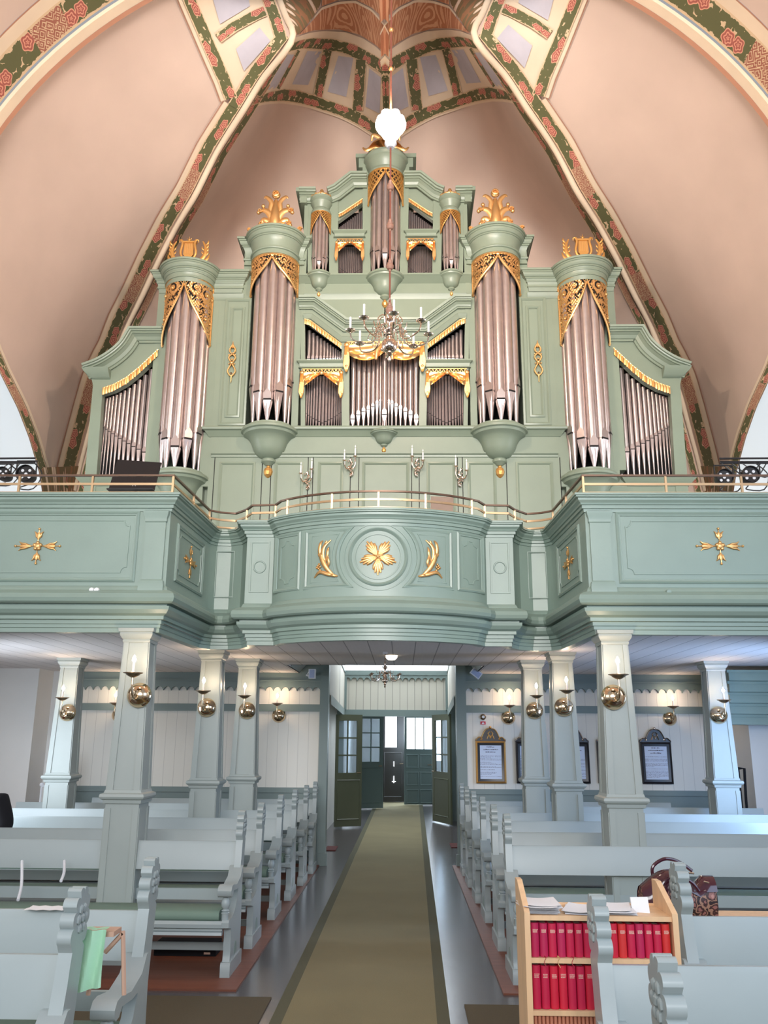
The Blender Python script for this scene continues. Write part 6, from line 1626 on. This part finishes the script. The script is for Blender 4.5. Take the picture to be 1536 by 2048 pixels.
# papers on top
def sheet_stack(px0, px1, ymid, n, label, rz, hgt, cat='papers'):
    x0 = float(PY(px0, 1815, ymid)[0]); x1 = float(PY(px1, 1815, ymid)[0]); w = x1-x0; xm = (x0+x1)/2
    rnd = random.Random(px0); e = empty('paper_stack', label, cat, (xm, ymid, zt-.012))
    for k in range(n):
        a = rz+rnd.uniform(-.14, .14); c_, s_ = cos(a), sin(a); dx, dy = rnd.uniform(-.012, .012), rnd.uniform(-.012, .012); z = zt-.009+hgt*k/n; q = .095
        mb = MB(lambda x, y, zz: (xm+dx+x*c_-y*s_, ymid+dy+x*s_+y*c_, zz)); rows = []
        for i in range(7):
            u = i/6*2-1; rows.append([(u*w/2, -q, z+.006*u*u*(k/n)), (u*w/2, 0, z+.004*u*u), (u*w/2, q, z+.005*u*u)])
        mb.grid(rows); mb.grid([[(x, y, zz-.0012) for x, y, zz in r] for r in rows]); part(mb, 'sheet', M['paper'], parent=e)
sheet_stack(1047, 1112, YB+.12, 9, 'curled stack of white papers at the left end of the bookcase top', .05, .028)
sheet_stack(1135, 1190, YB+.11, 3, 'loose white sheets in the middle of the bookcase top', -.2, .008)
sheet_stack(1188, 1262, YB+.12, 4, 'fanned blue white papers right of the middle on the bookcase top', -.12, .014)
x0, y_, z_ = P3(1265, 1822, YB+.10); x1 = P3(1297, 1822, YB+.10)[0]; mb = MB(); mb.add([(x0, y_, zt-.012), (x1, y_-.02, zt-.012), (x1, y_+.0, zt+.045), (x0, y_+.02, zt+.04)], [(0, 1, 2, 3)]); mb.add([(x0, y_+.012, zt-.012), (x1, y_-.008, zt-.012), (x1, y_+.012, zt+.043), (x0, y_+.032, zt+.038)], [(0, 1, 2, 3)])
mb.add([(x0, y_, zt-.012), (x0, y_+.012, zt-.012), (x0, y_+.032, zt+.038), (x0, y_+.02, zt+.04)], [(0, 1, 2, 3)])
tag(mb.build('note_card', M['paper'], smooth=False), 'small white folded card standing at the right of the bookcase top', 'card')

# ================================================================== TABLE AND HANDBAG
ta = empty('side_table', 'plain wooden table behind the near right pew carrying the handbag', 'table', (1.9, 4.65, 0))
mb = MB(); mb.box(1.32, 2.9, 4.42, 4.95, .755, .785); part(mb, 'tabletop', M['pine'], parent=ta, smooth=False)
for x in (1.40, 2.8):
    mb = MB(); mb.tube([(x, 4.5, .0), (x+.3, 4.86, .755)], .02, n=6); part(mb, 'leg', M['pine'], parent=ta)
    mb = MB(); mb.tube([(x+.3, 4.5, .0), (x, 4.86, .755)], .02, n=6); part(mb, 'leg', M['pine'], parent=ta)
bg = empty('handbag', 'burgundy patent handbag with brown floral fabric and two round handles', 'handbag', (1.62, 4.6, .785))
def Bp(px, py, Y=4.55): return P3(px, py, Y)
def floral(nt, b, N):
    tc = N('ShaderNodeTexCoord'); vo = N('ShaderNodeTexVoronoi'); vo.inputs['Scale'].default_value = 26; nt.links.new(tc.outputs['Object'], vo.inputs['Vector'])
    no = N('ShaderNodeTexNoise'); no.inputs['Scale'].default_value = 30; nt.links.new(tc.outputs['Object'], no.inputs['Vector'])
    k = mth(nt, 'ADD', mth(nt, 'MULTIPLY', vo.outputs['Distance'], .9), mth(nt, 'MULTIPLY_ADD', no.outputs[0], .9, -.35))
    nt.links.new(ramp(nt, k, [(0, sr(176, 128, 118)), (.26, sr(140, 92, 84)), (.42, sr(58, 30, 30)), (.58, sr(150, 112, 92)), (.7, sr(40, 22, 24))]), b.inputs['Base Color'])
M['floral'] = node_mat('floral_fabric', floral, .5)
x0 = Bp(1288, 1800)[0]; x1 = Bp(1434, 1800)[0]; zb = .786; ztb = Bp(1360, 1757)[2]
mb = MB(); rows = []
for i in range(13):
    u = i/12; x = x0+(x1-x0)*u; r = []
    wdt = .085*(.75+.25*sin(pi*u)); zz = zb+(ztb-zb)*(.80+.35*sin(pi*min(1, u*1.25)) if u < .8 else 1.02)
    for j in range(15):
        a = -pi/2+2*pi*j/14; r.append((x, 4.60+wdt*cos(a)*1.0, (zb+zz)/2+(zz-zb)/2*sin(a)*1.0))
    rows.append(r)
mb.grid(rows); mb.add(rows[0], [tuple(range(15))]); mb.add(rows[-1], [tuple(range(15))]); part(mb, 'body', M['floral'], parent=bg, ang=60)
mb = MB(); rows = []
for i in range(13):
    u = i/12; x = x0-.004+(x1-x0+.008)*u; wdt = .088*(.75+.25*sin(pi*u)); zz = zb+(ztb-zb)*(.80+.35*sin(pi*min(1, u*1.25)) if u < .8 else 1.02); r = []
    k0 = .15 if u < .28 else .62
    for j in range(9):
        a = pi/2-(1.15 if u > .28 else 1.9)*(1-j/4); r.append((x, 4.60-wdt*1.03*cos(a), (zb+zz)/2+(zz-zb)/2*1.04*sin(a)))
    rows.append(r)
mb.grid(rows); part(mb, 'patent_trim', M['leather'], parent=bg, ang=60)
for yy, pts in ((4.66, [(1308, 1762), (1305, 1735), (1325, 1719), (1345, 1719), (1365, 1728), (1384, 1742)]), (4.50, [(1322, 1775), (1330, 1762), (1345, 1754), (1365, 1755), (1385, 1766), (1398, 1782)])):
    mb = MB(); P = smooth_path([Bp(a, b, yy) for a, b in pts], 24); mb.tube(P, .0085, n=8); part(mb, 'handle', M['leather'], parent=bg)
mb = MB(); a = Bp(1378, 1746, 4.55); b = Bp(1388, 1747, 4.55); mb.tube([a, b], .004, n=6); a = Bp(1408, 1763, 4.5); b = Bp(1418, 1766, 4.5); mb.tube([a, b], .004, n=6); part(mb, 'buckle', M['silver'], parent=bg)

# ================================================================== SMALL THINGS ON THE LEFT
mb = MB(); rows = []
ax0, ay, az = P3(176, 1862, 4.55)
x0 = P3(165, 1862, 3.52)[0]; x1 = P3(212, 1862, 3.52)[0]; z1_ = P3(190, 1860, 3.52)[2]; z0 = P3(200, 1986, 3.52)[2]
for i in range(9):
    u = i/8; rows.append([(x0+(x1-x0)*v+.02*u*(1-v)*0, 3.52+.012*sin(v*9+u*3), z1_+(z0+.02*v-z1_)*u) for v in np.linspace(0, 1, 12)])
mb.grid(rows); mb.grid([[(x, y+.04*k/4, z1_+.002) for x, y, z in rows[0]] for k in range(5)]); tag(mb.build('green_cloth', M['greencloth']), 'mint green cloth hanging from the wooden lectern frame between the left near pews', 'cloth')
st = empty('folding_stand', 'light wooden folding stand behind the mint green cloth on the left', 'stand', (x1, 4.3, 0))
for a, b in (((176, 1990), (200, 1862)), ((210, 1905), (246, 1866)), ((248, 1990), (246, 1862))):
    p, q = P3(*a, 3.62), P3(*b, 3.62); mb = MB(); mb.tube([(p[0], 3.62, max(.02, p[2])), (q[0], 3.62, q[2])], .009, n=6); part(mb, 'strut', M['pinkwood'], parent=st)
mb = MB(); p = P3(180, 1861, 3.6); q = P3(236, 1861, 3.6); mb.box(p[0], q[0], 3.55, 3.645, z1_-.03, z1_-.012); part(mb, 'top', M['pinkwood'], parent=st, smooth=False)
x0, x1 = P3(315, 1850, 7.3)[0], P3(437, 1850, 7.3)[0]; mb = MB(); mb.box(x0, x1, 7.25, 7.47, .014, .10); 
me = mb.build('black_case', M['cloth'], smooth=False); tag(me, 'flat black case on the floor under the first left pew', 'case'); mb = MB(); mb.box(x1-.09, x1-.04, 7.235, 7.25, .03, .045); o = part(mb, 'clasp', M['silver'], parent=me, smooth=False)
for (xa, ya, xb, yb, xc, yc, lb) in ((44, 1722, 43, 1770, 36, 1800, 'left bent white tube standing against the first left pew'), (129, 1722, 128, 1745, 122, 1762, 'right bent white tube standing against the first left pew')):
    mb = MB(); mb.tube(smooth_path([P3(xa, ya, 6.85), P3(xb, yb, 6.7), P3(xc, yc, 6.56)], 10), .011, n=8); tag(mb.build('white_tube', M['white']), lb, 'tube')
x = P3(98, 1797, 4.25)[0]; mb = MB(); mb.grid([[(x-.09+.03*i, 4.19+.035*j, .886+.003*((i+j) % 2)) for i in range(7)] for j in range(4)])
tag(mb.build('song_sheet', M['paper']), 'white sheet lying on the back rail of the second near left pew', 'paper')

# ================================================================== THE PERSON AT THE LEFT EDGE
px0 = P3(23, 1640, 8.2); X = px0[0]-.40
pe = empty('person', 'person in a black jacket seated in the left pews, only the shoulder in the picture', 'person', (X, 8.35, .45))
def skin_mesh(name, verts, edges, radii, mt, parent, root=0, sub=2):
    me = bpy.data.meshes.new(name); me.from_pydata(verts, edges, []); o = bpy.data.objects.new(name, me); COL.objects.link(o)
    sk = o.modifiers.new('skin', 'SKIN'); sk.use_smooth_shade = True
    if not me.skin_vertices: me.skin_vertices.new()
    for i, r in enumerate(radii): me.skin_vertices[0].data[i].radius = r if isinstance(r, tuple) else (r, r); me.skin_vertices[0].data[i].use_root = (i == root)
    ss = o.modifiers.new('sub', 'SUBSURF'); ss.levels = sub; ss.render_levels = sub
    me.materials.append(mt); o.parent = parent; o.matrix_parent_inverse = Matrix.Translation(-Vector(parent.location)); return o
yb = 8.42
skin = mat('skin', (.55, .33, .25), .5)
V = [(X, yb, .50), (X, yb+.02, .68), (X, yb+.03, .88), (X, yb+.02, 1.03), (X, yb-.01, 1.10), (X, yb-.02, 1.17), (X, yb-.03, 1.27), (X, yb-.03, 1.35)]
Ed = [(i, i+1) for i in range(7)]; Rr = [(.17, .13), (.15, .11), (.17, .12), (.13, .09), (.055, .055), (.06, .06), (.085, .095), (.07, .08)]
for s in (-1, 1):
    b = len(V); V += [(X+s*.17, yb+.02, 1.02), (X+s*.23, yb-.02, .80), (X+s*.19, yb-.22, .66), (X+s*.08, yb-.40, .66)]; Ed += [(3, b), (b, b+1), (b+1, b+2), (b+2, b+3)]; Rr += [.068, .052, .042, .035]
    b = len(V); V += [(X+s*.10, yb-.05, .50), (X+s*.11, yb-.48, .50), (X+s*.11, yb-.50, .10), (X+s*.11, yb-.62, .05)]; Ed += [(0, b), (b, b+1), (b+1, b+2), (b+2, b+3)]; Rr += [.09, .065, .045, .04]
skin_mesh('body', V, Ed, Rr, skin, pe)
Vj = [(X, yb, .50), (X, yb+.02, .68), (X, yb+.03, .88), (X, yb+.02, 1.05)]; Ej = [(0, 1), (1, 2), (2, 3)]; Rj = [(.19, .15), (.17, .13), (.19, .14), (.14, .10)]
for s in (-1, 1):
    b = len(Vj); Vj += [(X+s*.17, yb+.02, 1.06), (X+s*.265, yb-.02, .84), (X+s*.195, yb-.21, .67), (X+s*.11, yb-.35, .665)]; Ej += [(3, b), (b, b+1), (b+1, b+2), (b+2, b+3)]; Rj += [.10, .088, .066, .05]
skin_mesh('jacket', Vj, Ej, Rj, M['cloth'], pe)
mb = MB(); mb.sphere((X, yb+.005, 1.33), .105, n=16, sz=1.1); part(mb, 'hair', M['cloth'], parent=pe)
mb = MB()
for s in (-1, 1): mb.sphere((X+s*.035, yb-.115, 1.315), .011, n=8)
part(mb, 'eyes', M['white'], parent=pe)
mb = MB(); mb.tube([(X, yb-.11, 1.32), (X, yb-.135, 1.285)], [.008, .014], n=6); mb.tube([(X-.025, yb-.118, 1.25), (X+.025, yb-.118, 1.25)], .006, n=5); part(mb, 'face_features', skin, parent=pe)
